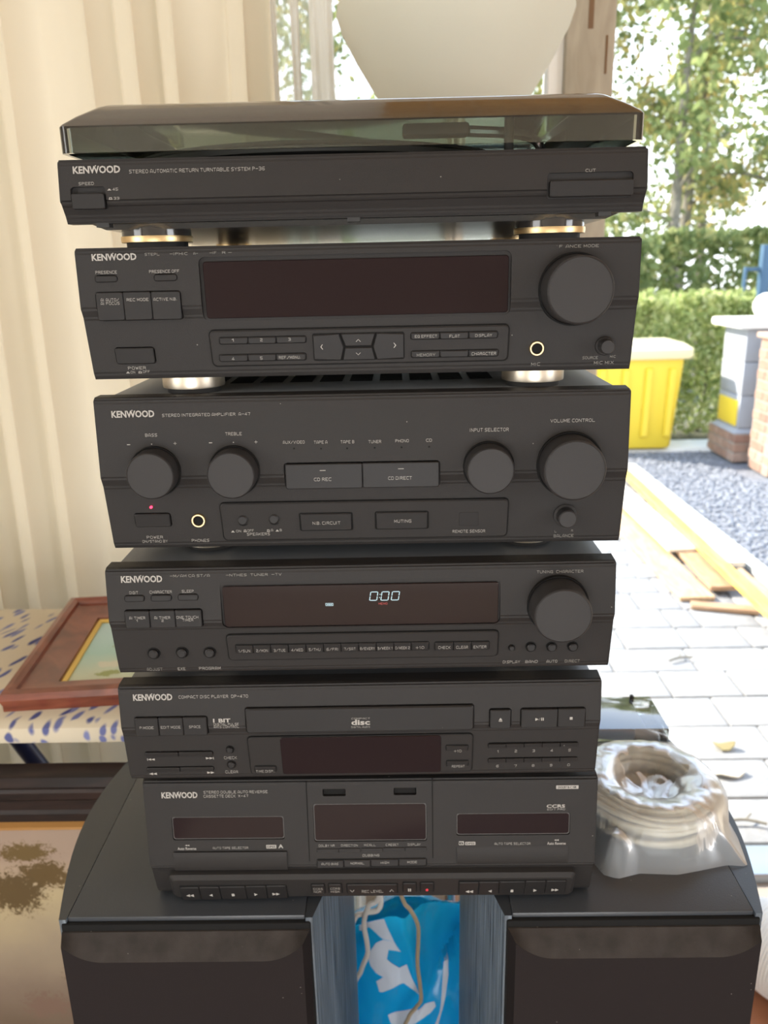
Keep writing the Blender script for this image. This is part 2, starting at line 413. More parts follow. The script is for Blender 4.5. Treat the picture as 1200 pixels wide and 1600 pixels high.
  ('text', 'L', 134.4, -100.2, 1.3, 1.8),
  ('text', 'R', 146.0, -99.9, 1.3, 1.8),
  ('text', 'BALANCE', 140.3, -103.8, 13.9, 2.4),
 ],
 'tun': [
  ('logo', 'KENWOOD', -153.9, -7.1, 29.2, 5.0),
  ('text', '-M/AM CA ST/A', -119.6, -5.2, 28.1, 2.0),
  ('text', '-NTHES  TUNER  -TV', -74.5, -5.3, 39.3, 1.9),
  ('text', 'DIGIT', -160.2, -16.8, 6.2, 2.1),
  ('text', 'CHARACTER', -141.0, -16.6, 15.8, 2.1),
  ('text', 'SLEEP', -121.8, -16.4, 8.5, 2.1),
  ('well', '', -160.0, -21.0, 14.6, 5.1),
  ('btn', '', -160.0, -21.1, 14.0, 4.5),
  ('well', '', -140.9, -20.8, 15.1, 5.1),
  ('btn', '', -140.9, -21.0, 14.5, 4.5),
  ('well', '', -121.9, -20.7, 14.8, 5.1),
  ('btn', '', -121.9, -20.8, 14.3, 4.5),
  ('well', '', -140.1, -36.1, 55.8, 14.2),
  ('btn', '', -158.7, -36.2, 17.7, 13.2),
  ('btn', '', -140.7, -36.1, 18.2, 13.2),
  ('btn', '', -122.2, -36.0, 19.0, 13.2),
  ('text', 'AI TIMER', -158.5, -34.6, 11.4, 2.2),
  ('text', '1', -158.9, -36.7, 0.9, 1.9),
  ('text', 'AI TIMER', -140.7, -34.7, 11.4, 2.2),
  ('text', '2', -140.7, -36.9, 1.6, 1.9),
  ('text', 'ONE TOUCH', -122.9, -34.7, 15.6, 2.2),
  ('text', 'TIMER', -122.7, -36.8, 7.8, 2.1),
  ('roundbtn', '', -151.6, -65.6, 3.5, 4),
  ('roundbtn', '', -130.9, -65.2, 3.5, 4),
  ('roundbtn', '', -110.8, -65.5, 3.5, 4),
  ('text', 'ADJUST', -153.2, -79.7, 11.5, 2.7),
  ('text', 'EXE', -133.3, -79.7, 5.7, 2.7),
  ('text', 'PROGRAM', -112.5, -79.6, 15.9, 2.7),
  ('display', '', -0.1, -27.3, 197.8, 35.3),
  ('pane', '', 0.1, -28.8, 194.8, 31.0),
  ('clock', '0:00', 17.1, -22.2, 20.9, 7.0),
  ('redtext', 'MEMO', 16.0, -28.0, 6.3, 1.6),
  ('lamp_box', 'AUTO', -22.0, -28.0, 5.4, 2.1),
  ('panel', '', 0.4, -61.6, 195.3, 21.9),
  ('bez', '', -21.5, -61.9, 140.4, 8.1),
  ('btn', '', -84.9, -62.2, 12.7, 7.0),
  ('btn', '', -72.2, -62.2, 12.7, 7.0),
  ('btn', '', -59.4, -62.1, 12.7, 7.0),
  ('btn', '', -46.7, -62.1, 12.7, 7.0),
  ('btn', '', -34.0, -62.0, 12.7, 7.0),
  ('btn', '', -21.4, -61.9, 12.7, 7.0),
  ('btn', '', -8.7, -61.9, 12.7, 7.0),
  ('btn', '', 4.0, -61.8, 12.7, 7.0),
  ('btn', '', 16.7, -61.8, 12.7, 7.0),
  ('btn', '', 29.3, -61.7, 12.6, 7.0),
  ('btn', '', 42.0, -61.6, 12.6, 7.0),
  ('text', '1/SUN', -85.0, -63.1, 8.4, 2.5),
  ('text', '2/MON', -72.2, -63.0, 8.4, 2.5),
  ('text', '3/TUE', -59.5, -63.0, 8.4, 2.5),
  ('text', '4/WED', -46.8, -62.9, 8.4, 2.5),
  ('text', '5/THU', -34.1, -62.8, 8.4, 2.5),
  ('text', '6/FRI', -21.4, -62.8, 8.3, 2.5),
  ('text', '7/SAT', -8.7, -62.7, 8.3, 2.5),
  ('text', '8/EVERY', 4.0, -62.6, 10.7, 2.5),
  ('text', '9/WEEK 1', 16.6, -62.6, 10.6, 2.5),
  ('text', '0/WEEK 2', 29.3, -62.5, 10.6, 2.5),
  ('text', '+10', 41.9, -62.5, 6.0, 2.5),
  ('bez', '', 72.1, -62.2, 40.0, 8.1),
  ('btn', '', 59.2, -62.3, 13.6, 7.0),
  ('btn', '', 72.5, -62.2, 12.9, 7.0),
  ('btn', '', 85.4, -62.2, 12.9, 7.0),
  ('text', 'CHECK', 59.4, -62.8, 8.8, 2.6),
  ('text', 'CLEAR', 72.2, -62.8, 8.5, 2.6),
  ('text', 'ENTER', 85.0, -62.8, 9.2, 2.6),
  ('knob', '', 139.4, -31.0, 19.9, 20),
  ('text', 'TUNING  CHARACTER', 140.5, -6.8, 32.5, 2.1),
  ('roundbtn', '', 108.2, -65.6, 1.9, 3),
  ('roundbtn', '', 122.0, -65.0, 3.0, 4),
  ('roundbtn', '', 137.0, -65.3, 3.0, 4),
  ('roundbtn', '', 152.2, -65.3, 3.0, 4),
  ('text', 'DISPLAY', 108.7, -78.1, 12.5, 2.5),
  ('text', 'BAND', 123.3, -78.1, 9.0, 2.5),
  ('text', 'AUTO', 138.2, -78.1, 7.8, 2.5),
  ('text', 'DIRECT', 153.0, -78.1, 10.8, 2.5),
 ],
 'cd': [
  ('logo', 'KENWOOD', -153.9, -8.0, 29.3, 5.3),
  ('text', 'COMPACT DISC PLAYER  DP-470', -108.6, -8.2, 51.9, 2.5),
  ('well', '', -141.6, -31.5, 55.2, 16.4),
  ('btn', '', -159.9, -31.5, 17.8, 15.3),
  ('btn', '', -141.7, -31.4, 18.5, 15.2),
  ('btn', '', -123.5, -31.3, 18.0, 15.2),
  ('text', 'P.MODE', -159.9, -31.6, 10.5, 2.3),
  ('text', 'EDIT MODE', -141.8, -31.5, 14.9, 2.3),
  ('text', 'SPACE', -123.7, -31.4, 8.7, 2.3),
  ('logo', '1 BIT', -103.5, -27.5, 13.0, 3.1),
  ('text', 'DIGITAL PULSE', -100.3, -30.5, 18.8, 1.9),
  ('text', 'AXIS CONTROL', -100.3, -32.6, 19.0, 1.9),
  ('well', '', -139.2, -57.4, 52.5, 4.9),
  ('btn', '', -152.4, -57.7, 25.8, 4.1),
  ('btn', '', -126.4, -57.6, 26.2, 4.1),
  ('well', '', -139.9, -72.0, 52.5, 5.0),
  ('btn', '', -153.0, -72.4, 25.9, 4.1),
  ('btn', '', -127.0, -72.2, 26.2, 4.1),
  ('sym_prev', '', -161.3, -62.3, 5.8, 2.2),
  ('sym_next', '', -116.0, -61.9, 6.0, 2.2),
  ('sym_rew', '', -161.7, -76.3, 6.0, 2.3),
  ('sym_ff', '', -116.8, -75.9, 5.5, 2.3),
  ('roundbtn', '', -99.8, -54.1, 2.4, 3),
  ('text', 'CHECK', -100.2, -61.8, 9.8, 2.7),
  ('roundbtn', '', -100.0, -68.3, 2.7, 3),
  ('text', 'CLEAR', -100.6, -75.5, 9.9, 2.8),
  ('well', '', -0.2, -27.9, 171.4, 21.8),
  ('tray', '', -0.2, -27.8, 170.3, 20.4),
  ('logo', 'disc', 0.6, -29.8, 13.9, 4.6),
  ('text', 'COMPACT', 0.7, -26.6, 13.9, 1.3),
  ('text', 'DIGITAL AUDIO', 0.5, -33.8, 13.9, 1.5),
  ('panel', '', -0.4, -60.2, 170.1, 35.1),
  ('pane', '', -0.0, -60.4, 121.7, 35.1),
  ('bez', '', -74.0, -72.0, 17.3, 6.6),
  ('btn', '', -74.0, -72.3, 16.6, 5.6),
  ('text', 'TIME DISP.', -74.4, -73.5, 13.8, 2.4),
  ('bez', '', 72.9, -54.4, 17.5, 5.8),
  ('btn', '', 72.9, -54.7, 16.8, 4.9),
  ('text', '+10', 73.4, -56.8, 5.7, 2.6),
  ('bez', '', 73.4, -69.3, 17.6, 6.2),
  ('btn', '', 73.4, -69.6, 17.0, 5.3),
  ('text', 'REPEAT', 74.0, -71.5, 9.8, 2.4),
  ('well', '', 104.8, -29.3, 16.7, 16.5),
  ('btn', '', 104.8, -29.3, 15.7, 15.4),
  ('sym_eject', '', 104.9, -29.4, 2.6, 3.1),
  ('well', '', 144.1, -29.2, 48.7, 16.5),
  ('btn', '', 133.8, -29.2, 27.3, 15.4),
  ('btn', '', 157.7, -29.1, 20.5, 15.4),
  ('sym_play', '', 132.0, -29.6, 2.4, 2.4),
  ('text', '/', 134.0, -29.5, 1.2, 2.4),
  ('sym_pause', '', 136.1, -29.5, 1.9, 2.4),
  ('sym_stop', '', 157.4, -29.2, 2.1, 2.3),
  ('well', '', 130.6, -54.0, 68.7, 4.6),
  ('btn', '', 103.3, -54.4, 13.7, 3.7),
  ('btn', '', 116.9, -54.3, 13.7, 3.7),
  ('btn', '', 130.6, -54.2, 13.7, 3.7),
  ('btn', '', 144.2, -54.2, 13.6, 3.7),
  ('btn', '', 157.9, -54.1, 13.6, 3.6),
  ('well', '', 131.1, -68.1, 68.9, 4.7),
  ('btn', '', 103.7, -68.5, 13.7, 3.7),
  ('btn', '', 117.4, -68.4, 13.7, 3.7),
  ('btn', '', 131.1, -68.4, 13.7, 3.7),
  ('btn', '', 144.8, -68.3, 13.7, 3.7),
  ('btn', '', 158.5, -68.2, 13.7, 3.7),
  ('text', '1', 104.1, -59.6, 1.0, 2.5),
  ('text', '2', 117.8, -59.5, 1.9, 2.5),
  ('text', '3', 131.4, -59.5, 1.9, 2.5),
  ('text', '4', 145.0, -59.4, 1.9, 2.5),
  ('text', '5', 158.6, -59.4, 1.9, 2.5),
  ('text', '6', 104.4, -73.8, 2.0, 2.5),
  ('text', '7', 118.2, -73.8, 2.0, 2.5),
  ('text', '8', 131.7, -73.7, 2.0, 2.5),
  ('text', '9', 145.4, -73.7, 2.0, 2.5),
  ('text', '0', 158.9, -73.6, 2.0, 2.5),
 ],
 'tape': [
  ('logo', 'KENWOOD', -150.8, -11.7, 28.7, 5.5),
  ('text', 'STEREO DOUBLE AUTO REVERSE', -106.0, -9.4, 50.9, 2.5),
  ('text', 'CASSETTE DECK  X-47', -113.9, -12.9, 35.6, 2.5),
  ('seam', '', -49.6, -36.6, 0.7, 70.6),
  ('seam', '', 49.9, -34.8, 0.7, 70.3),
  ('window', '', -113.9, -41.6, 90.2, 20.6),
  ('text', 'Auto Reverse', -148.3, -59.4, 15.1, 2.5),
  ('sym_rew', '', -147.9, -56.5, 3.6, 1.5),
  ('text', 'AUTO TAPE SELECTOR', -112.9, -59.1, 28.7, 2.1),
  ('plate', 'DPSS', -80.0, -58.3, 8.1, 3.2),
  ('logo', 'A', -72.3, -58.0, 4.0, 3.5),
  ('lip', '', -113.4, -70.7, 91.7, 17.3),
  ('slot', '', -27.8, -10.9, 18.3, 6.4),
  ('slot', '', 28.3, -10.5, 18.0, 6.4),
  ('window', '', 0.1, -37.7, 90.4, 33.6),
  ('text', 'DOLBY NR', -35.3, -57.8, 12.9, 2.1),
  ('text', 'DIRECTION', -17.0, -57.7, 13.4, 2.1),
  ('text', 'M.CALL', -0.6, -57.5, 9.3, 2.1),
  ('text', 'C.RESET', 17.3, -57.5, 10.4, 2.1),
  ('text', 'DISPLAY', 34.9, -57.4, 10.3, 2.1),
  ('btn', '', -34.6, -62.1, 17.8, 3.2),
  ('btn', '', -16.9, -61.9, 17.7, 3.2),
  ('btn', '', 0.9, -61.7, 17.7, 3.2),
  ('btn', '', 18.6, -61.4, 17.7, 3.2),
  ('btn', '', 36.2, -61.2, 17.7, 3.2),
  ('text', 'DUBBING', 0.1, -66.9, 13.4, 2.2),
  ('bez', '', 0.6, -73.4, 89.1, 7.6),
  ('btn', '', -32.8, -73.9, 21.5, 6.6),
  ('btn', '', -11.1, -73.5, 21.7, 6.5),
  ('btn', '', 11.0, -73.1, 22.6, 6.3),
  ('btn', '', 33.5, -72.8, 22.5, 6.3),
  ('text', 'AUTO BIAS', -33.1, -73.5, 13.6, 2.1),
  ('text', 'NORMAL', -11.0, -73.1, 10.9, 2.1),
  ('text', 'HIGH', 11.2, -72.7, 6.7, 2.1),
  ('text', 'MODE', 33.2, -72.4, 7.7, 2.1),
  ('window', '', 113.9, -40.2, 90.3, 19.6),
  ('plate', 'DOLBY B-C NR', 155.9, -8.0, 17.5, 3.1),
  ('logo', 'CCRS', 147.3, -24.4, 14.6, 2.9),
  ('text', 'EDIT PRO', 147.6, -27.2, 14.1, 1.6),
  ('plate', 'B', 72.8, -56.6, 4.1, 3.4),
  ('plate', 'DPSS', 79.9, -56.9, 8.2, 2.9),
  ('text', 'AUTO TAPE SELECTOR', 113.6, -57.4, 28.7, 2.1),
  ('text', 'Auto Reverse', 148.6, -57.4, 14.8, 2.5),
  ('sym_rew', '', 148.5, -54.5, 3.6, 1.5),
  ('lip', '', 113.5, -67.6, 88.6, 16.2),
  ('ledge', '', -0.1, -95.8, 330.2, 29.9),
  ('bez', '', -113.2, -100.0, 87.9, 19.6),
  ('btn', '', -149.0, -101.0, 15.6, 17.8),
  ('btn', '', -132.8, -100.7, 16.7, 17.8),
  ('btn', '', -113.7, -100.3, 21.3, 17.8),
  ('btn', '', -94.6, -99.9, 17.0, 17.8),
  ('btn', '', -77.9, -99.5, 16.3, 17.7),
  ('sym_rew', '', -149.9, -103.0, 6.4, 4.0),
  ('sym_left', '', -132.6, -102.8, 2.9, 4.0),
  ('sym_stop', '', -114.2, -102.4, 2.4, 3.7),
  ('sym_play', '', -95.2, -102.0, 2.9, 4.0),
  ('sym_ff', '', -78.7, -101.7, 6.1, 4.0),
  ('bez', '', -43.7, -96.4, 11.6, 15.0),
  ('btn', '', -43.7, -96.6, 10.8, 13.7),
  ('bez', '', -29.7, -96.2, 11.8, 15.0),
  ('btn', '', -29.8, -96.3, 10.9, 13.7),
  ('text', 'CCRS', -43.8, -95.1, 7.9, 3.0),
  ('text', 'NOR.', -44.1, -99.1, 6.9, 3.0),
  ('text', 'CCRS', -29.9, -94.9, 7.9, 3.0),
  ('text', 'HIGH', -30.1, -98.9, 6.9, 3.0),
  ('bez', '', 0.3, -96.6, 42.2, 15.0),
  ('btn', '', 0.3, -96.7, 41.1, 13.7),
  ('text', 'REC LEVEL', 0.5, -98.9, 17.4, 3.9),
  ('sym_dn', '', -16.1, -98.5, 3.7, 3.5),
  ('sym_up', '', 16.1, -98.0, 3.7, 3.5),
  ('bez', '', 30.8, -95.2, 11.8, 14.9),
  ('btn', '', 30.8, -95.4, 11.0, 13.6),
  ('sym_pause', '', 30.7, -97.5, 2.4, 4.1),
  ('bez', '', 44.9, -94.9, 11.8, 14.9),
  ('btn', '', 44.9, -95.1, 11.0, 13.6),
  ('red_dot', '', 44.9, -97.5, 2.3, 3.8),
  ('bez', '', 113.9, -95.8, 87.3, 19.3),
  ('btn', '', 78.8, -96.8, 16.2, 17.6),
  ('btn', '', 95.1, -96.5, 16.4, 17.6),
  ('btn', '', 113.7, -96.1, 20.9, 17.5),
  ('btn', '', 132.5, -95.7, 16.7, 17.5),
  ('btn', '', 149.0, -95.4, 16.3, 17.5),
  ('sym_rew', '', 79.3, -100.2, 6.3, 4.0),
  ('sym_left', '', 96.1, -99.8, 2.9, 4.0),
  ('sym_stop', '', 114.0, -99.7, 2.3, 3.7),
  ('sym_play', '', 132.8, -99.3, 2.9, 4.0),
  ('sym_ff', '', 148.9, -98.8, 6.0, 4.0),
 ],
}# ================================================================ the room and the terrace
M['wall'] = plain('cream_plaster', (.74, .68, .58), .9, bump=.1, bscale=200)
M['ceil'] = plain('white_plaster', (.86, .82, .76), .9)
M['beam'] = wood('ceiling_boards', (.46, .24, .08), (.70, .42, .15), (2, 30, 30), .35)
M['frame'] = wood('weathered_frame', (.33, .29, .22), (.42, .375, .295), (14, 14, 3), .55, bump=.05)
M['slot'] = plain('brown_slot', (.16, .085, .035), .6)
M['glass'] = film('window_glass', (.97, .985, .975), 0, rough=.0, spec=1.0)
M['tile'] = piece_mat('terracotta_tile', [(0, (.36, .13, .065)), (.5, (.42, .17, .085)), (1, (.47, .21, .11))], .45, .15, 90, .2)
M['grout'] = plain('grey_grout', (.33, .29, .25), .9)
M['stone'] = piece_mat('concrete_paver', [(0, (.29, .29, .29)), (.5, (.325, .325, .325)), (1, (.36, .36, .355))], .8, .5, 120, .22)
M['joint'] = plain('sandy_joint', (.25, .245, .24), .95, var=.2)
M['brick'] = piece_mat('red_brick', [(0, (.34, .20, .15)), (.5, (.42, .27, .20)), (1, (.48, .34, .27))], .85, .5, 90, .25)
M['render'] = plain('grey_render', (.36, .38, .42), .9, bump=.2, bscale=60, var=.05, vscale=8)
M['whitestone'] = plain('white_stone', (.78, .77, .73), .8, bump=.2, bscale=60)
M['yellow'] = plain('yellow_plastic', (.88, .66, .06), .4)
M['paleyellow'] = plain('pale_lid', (.85, .76, .45), .5)
M['blue'] = plain('blue_metal', (.05, .11, .18), .5)
M['soil'] = plain('soil', (.12, .12, .08), .95, var=.3, vscale=3)
M['gravelbase'] = plain('gravel_bed', (.18, .188, .21), .95, bump=.6, bscale=80, var=.25, vscale=40)

def _holed(ax, t0, t1, a0, a1, hole):
    """wall slab of thickness t0..t1 running from a0 to a1 with one opening made for a fill light"""
    h0, h1, z0_, z1_ = hole; bm = bmesh.new()
    for p, q, r, s in ((a0, h0, 0, 2.5), (h1, a1, 0, 2.5), (h0, h1, 0, z0_), (h0, h1, z1_, 2.5)):
        box(bm, *((t0, t1, p, q) if ax == 'x' else (p, q, t0, t1)), r, s)
    return bm
struct(obj('wall_left', _holed('x', -1.9, -1.8, -2.6, 1.12, (-2.1, -.8, .95, 2.25)), M['wall']))
struct(obj('wall_right', _holed('x', 2.4, 2.5, -2.6, 1.12, (-2.1, -.8, .95, 2.25)), M['wall']))
struct(obj('wall_back', _holed('y', -2.6, -2.5, -1.8, 2.4, (-.6, .7, .2, 1.04)), M['wall']))
b = bmesh.new()
for x0, x1, z0_, z1_ in ((-1.8, -1.7, 0, 2.5), (-1.7, 1.5, 2.2, 2.5), (1.5, 2.4, 0, 2.5)): box(b, x0, x1, 1.0, 1.12, z0_, z1_)
struct(obj('wall_front', b, M['wall']))
struct(obj('ceiling', bx(-1.9, 2.5, -2.6, 1.12, 2.5, 2.6), M['ceil']))
root = thing('trim_1', '', ''); del root['label'], root['category']; struct(root)
for i in range(24):                                                   # boarded right part of the ceiling
    obj('ceiling_board', bx(.02+i*.098, .114+i*.098, -2.5, .98, 2.47, 2.499, bev=.004, seg=1), M['beam'], root)
# floor: tiles
fl = struct(obj('floor', bx(-1.9, 2.5, -2.6, 1.04, -.08, -.004), M['grout']))
tile_me = None
for i in range(11):
    for j in range(7):
        x0, y0 = -.62+i*.2, -.32+j*.2
        if tile_me is None:
            o = obj('floor_tile', bx(-.0975, .0975, -.0975, .0975, -.004, .004, bev=.002, seg=1), M['tile'], fl); tile_me = o.data
        else:
            o = bpy.data.objects.new('floor_tile', tile_me); C.objects.link(o); o.parent = fl
        o.location = (x0, y0, -.004)
struct(obj('trim_2', bx(.40, 1.5, 1.03, 1.13, -.03, .022, bev=.004), plain('threshold', (.30, .36, .42), .35, metal=.4)))
# window wall joinery
w1 = thing('window_1', '', ''); del w1['label'], w1['category']; struct(w1)
for n_, a in (('window_frame', (-1.7, -1.64, 1.01, 1.07, .02, 2.2)), ('window_frame', (-1.64, .30, 1.01, 1.07, 2.13, 2.2)), ('window_frame', (-1.64, .30, 1.01, 1.07, .02, .12)), ('window_frame', (.296, .322, 1.0, 1.05, .02, 2.2))):
    obj(n_, bx(*a, bev=.003), M['whitestone'] if a[0] > .2 else M['frame'], w1)
obj('window_pane', bx(-1.65, .305, 1.037, 1.041, .11, 2.14), M['glass'], w1)
d1 = thing('door_1', '', ''); del d1['label'], d1['category']; struct(d1)
obj('door_post', bx(.322, .404, .985, 1.07, 0, 2.2, bev=.004), M['frame'], d1)
obj('door_post', bx(1.44, 1.5, .985, 1.07, 0, 2.2, bev=.004), M['frame'], d1)
obj('door_head', bx(.404, 1.44, .985, 1.07, 2.14, 2.2, bev=.004), M['frame'], d1)
obj('hinge_slot', bx(.357, .366, .9835, .99, 1.768, 1.95, bev=.001), M['slot'], d1)
obj('lock_slot', bx(.3875, .3915, .9835, .99, 1.70, 1.758, bev=.001), M['slot'], d1)

# terrace of pavers
ter = struct(obj('terrace', bx(-2, 1.68, 1.125, 5.0, -.10, -.012), M['joint']))
PW = [.118, .178, .238, .298]; pme = {}
cnt = 0
for r in range(21):
    y0 = 1.165+r*.178; x = -.35-random.random()*.2
    while x < 1.66 and cnt < 296:
        w_ = random.choice(PW)
        if x+w_ > 1.70: w_ = .118
        if w_ not in pme:
            o = obj('paving_stone', bx(-w_/2+.003, w_/2-.003, -.086, .086, -.03, .004, bev=.005, seg=2), M['stone'], ter); pme[w_] = o.data
        else:
            o = bpy.data.objects.new('paving_stone', pme[w_]); C.objects.link(o); o.parent = ter
        o.location = (x+w_/2, y0+.089, -.004+random.uniform(-.002, .002)); cnt += 1; x += w_
struct(obj('ground', bx(-14, 20, 1.13, 40, -.30, -.05), M['soil']))
# gravel bed
gb = struct(obj('gravel_bed', bx(1.68, 4.6, 1.3, 5.55, -.08, -.012), M['gravelbase']))
def mesh_np(name, V, F, mat, parent=None):
    me = bpy.data.meshes.new(name); me.from_pydata(V, [], F); me.materials.append(mat)
    o = bpy.data.objects.new(name, me); C.objects.link(o)
    if parent: o.parent = parent
    return o
M['pebble'] = island_mat('grey_pebbles', [(0, (.17, .178, .20)), (.6, (.21, .22, .245)), (1, (.27, .28, .30))], .85)
ico = bmesh.new(); bmesh.ops.create_icosphere(ico, subdivisions=1, radius=1); iv = [v.co.copy() for v in ico.verts]; ifc = [[v.index for v in f.verts] for f in ico.faces]; ico.free()
V, F = [], []
for i in range(8000):
    x, y = random.uniform(1.755, 3.1), 2.4+3.1*random.random()
    if x > 2.36 and 4.6 < y < 5.7: continue
    s = random.uniform(.007, .017); k = len(V)
    e = Matrix.Rotation(random.random()*6, 3, 'Z')
    q = (s*random.uniform(.8, 1.5), s, s*random.uniform(.5, .9))
    for v in iv: V.append(tuple(e @ Vector((v.x*q[0], v.y*q[1], v.z*q[2])) + Vector((x, y, -.008+random.uniform(-.001, .001)))))
    F += [[a+k for a in f] for f in ifc]
stuff(tag(mesh_np('gravel', V, F, M['pebble']), 'loose grey gravel spread between the planks and the gate pillar', 'gravel'))
struct(obj('kerb', bx(.2, 4.8, 5.52, 5.86, -.08, .012, bev=.01), M['whitestone']))

# ---------------------------------------------------------------- timber lying on the terrace edge
M['t_white'] = wood('bleached_board', (.62, .54, .42), (.74, .68, .58), (25, 2, 25), .6)
M['t_yellow'] = wood('yellow_batten', (.72, .44, .07), (.82, .56, .14), (25, 2, 25), .5)
M['t_tan'] = wood('tan_plywood', (.46, .29, .15), (.58, .40, .24), (20, 3, 20), .65)
M['t_brown'] = wood('brown_plywood', (.33, .20, .11), (.44, .28, .17), (20, 3, 20), .65)
M['t_grey'] = wood('grey_board', (.42, .43, .42), (.55, .56, .54), (25, 2, 25), .7)
def board(name, label, cat, p0, p1, w_, z0_, z1_, mat, cut=0):
    p0, p1 = Vector((*p0, 0)), Vector((*p1, 0)); L = (p1-p0).length; a = math.atan2(p1.y-p0.y, p1.x-p0.x)-PI/2
    bm = bmesh.new(); rings(bm, [[(-w_/2, 0, z), (w_/2, 0, z), (w_/2, L+cut, z), (-w_/2, L-cut, z)] for z in (0, z1_-z0_)])
    bmesh.ops.bevel(bm, geom=bm.edges[:], offset=.002, segments=1, affect='EDGES')
    o = tag(obj(name, bm, mat), label, cat, 'timber lying at the terrace edge'); o.location = (p0.x, p0.y, z0_); o.rotation_euler = (0, 0, a)
board('long_plank', 'long pale grey plank lying along the edge of the gravel', 'plank', (1.70, 2.2), (1.665, 5.0), .07, .004, .035, M['t_grey'])
board('long_plank', 'long bleached white plank between the grey plank and the yellow batten', 'plank', (1.588, 2.98), (1.58, 4.9), .085, .030, .056, M['t_white'], .03)
board('timber_batten', 'long yellow batten lying diagonally on top of the boards', 'batten', (1.468, 2.25), (1.515, 4.6), .052, .064, .094, M['t_yellow'])
board('plywood_sheet', 'wide bleached board with a cut end, topmost beside the yellow batten', 'board', (1.405, 3.16), (1.375, 4.5), .14, .045, .062, M['t_white'], -.05)
board('plywood_sheet', 'wide tan plywood sheet lowest on the pavers at the left', 'board', (1.30, 2.66), (1.26, 4.2), .15, .004, .022, M['t_tan'], .05)
board('plywood_sheet', 'brown plywood offcut under the yellow batten', 'board', (1.43, 2.72), (1.45, 3.6), .11, .023, .044, M['t_brown'], -.03)
board('plywood_sheet', 'short brown board lying crosswise at the near end of the timber', 'board', (1.25, 2.60), (1.50, 2.53), .055, .004, .022, M['t_brown'])
board('plywood_sheet', 'short pale board to the right of the yellow batten', 'board', (1.57, 2.45), (1.575, 2.95), .08, .004, .03, M['t_tan'], .04)

# ---------------------------------------------------------------- gate pillar, brick pier, bin, gate
pil = thing('gate_pillar', 'grey rendered gate pillar with a white cap and ball finial', 'pillar', (2.62, 5.35, 0))
def brick_block(x0, x1, y0, y1, z0_, rows, par, bl=.2, bh=.058):
    obj('mortar', bx(x0+.006, x1-.006, y0+.006, y1-.006, z0_, z0_+rows*(bh+.01)), M['grout'], par)
    me = {}
    def one(ax, c, w_, z):
        k = (ax, round(w_, 3))
        if k not in me:
            o = obj('brick', bx(*((-w_/2, w_/2, -.05, .05) if ax == 'x' else (-.05, .05, -w_/2, w_/2)), 0, bh, bev=.004, seg=1), M['brick'], par); me[k] = o.data
        else: o = bpy.data.objects.new('brick', me[k]); C.objects.link(o); o.parent = par
        o.location = (c[0], c[1], z)
    for r in range(rows):
        z = z0_+r*(bh+.01)+.004
        for ax, lo, hi, fix in (('x', x0, x1, y0+.05), ('y', y0+.1, y1, x0+.05)):
            p = lo; first = bl/2 if r % 2 else bl
            while p < hi-.02:
                w_ = min(first if p == lo else bl, hi-p); one(ax, (p+w_/2, fix) if ax == 'x' else (fix, p+w_/2), w_-.009, z); p += w_
brick_block(-.20, .26, -.24, .24, 0, 3, pil)
b = bmesh.new(); rings(b, [[(-i, -i-.02, z), (.26-.2+i, -i-.02, z), (.26-.2+i, i, z), (-i, i, z)] for i, z in ((.20, .206), (.16, .24))]); obj('plinth_slope', b, M['render'], pil)
for k in range(3): obj('rendered_block', bx(-.165, .225, -.195, .19, .238+k*.232, .238+k*.232+.228, bev=.006), M['render'], pil)
obj('cap_slab', bx(-.245, .30, -.27, .265, .934, .985, bev=.012), M['whitestone'], pil)
b = bmesh.new(); lathe(b, [(.05, .985), (.04, .995)]+[(.088*math.sin(t), 1.07-.088*math.cos(t)) for t in [PI*(.12+.87*i/14) for i in range(15)]], 32, 'z', (.03, 0, 0)); obj('ball_finial', b, M['whitestone'], pil)
obj('yellow_plate', bx(-.178, -.16, -.17, .15, .25, .43, bev=.004), M['yellow'], pil)
bp = thing('brick_pier', 'low red brick pier standing just right of the grey pillar', 'pier', (2.70, 4.84, 0))
brick_block(-.22, .5, -.16, .16, 0, 13, bp)
obj('coping', bx(-.24, .52, -.18, .18, .885, .92, bev=.006), M['brick'], bp)
bn = thing('waste_bin', 'yellow plastic bin with a pale overhanging lid in front of the hedge', 'bin', (1.80, 5.70, .0))
b = bmesh.new()
rings(b, [[(p[0], p[1], z) for p in rrect(w_, d_, .04)] for w_, d_, z in ((.60, .42, .03), (.62, .44, .05), (.70, .52, .70), (.70, .52, .71))]); obj('bin_body', b, M['yellow'], bn)
for sx in (-.25, -.08, .09, .26):
    b = bmesh.new(); rings(b, [[(sx-.025, -.262+.0, .64), (sx+.025, -.262, .64), (sx+.025, -.232, .12), (sx-.025, -.232, .12)], [(sx-.018, -.285, .63), (sx+.018, -.285, .63), (sx+.018, -.255, .13), (sx-.018, -.255, .13)]]); obj('bin_rib', b, M['yellow'], bn)
b = bmesh.new(); rings(b, [[(p[0], p[1], z) for p in rrect(w_, d_, .05)] for w_, d_, z in ((.78, .60, .705), (.80, .62, .72), (.80, .62, .775), (.70, .52, .81))]); obj('bin_lid', b, M['paleyellow'], bn)
for sx in (-.22, .22): b = bmesh.new(); lathe(b, [(.05, -.03), (.05, .03)], 24, 'y', (sx, .1, .05)); obj('wheel', b, M['rubber'], bn)
gt = thing('garden_gate', 'blue metal gate frame beyond the hedge above the white ball', 'gate', (3.55, 7.6, -.05))
obj('gate_post', bx(-.15, -.125, -.02, .02, 0, 1.36, bev=.004), M['blue'], gt); obj('gate_post', bx(.0, .09, -.04, .04, 0, 1.56, bev=.006), M['blue'], gt)
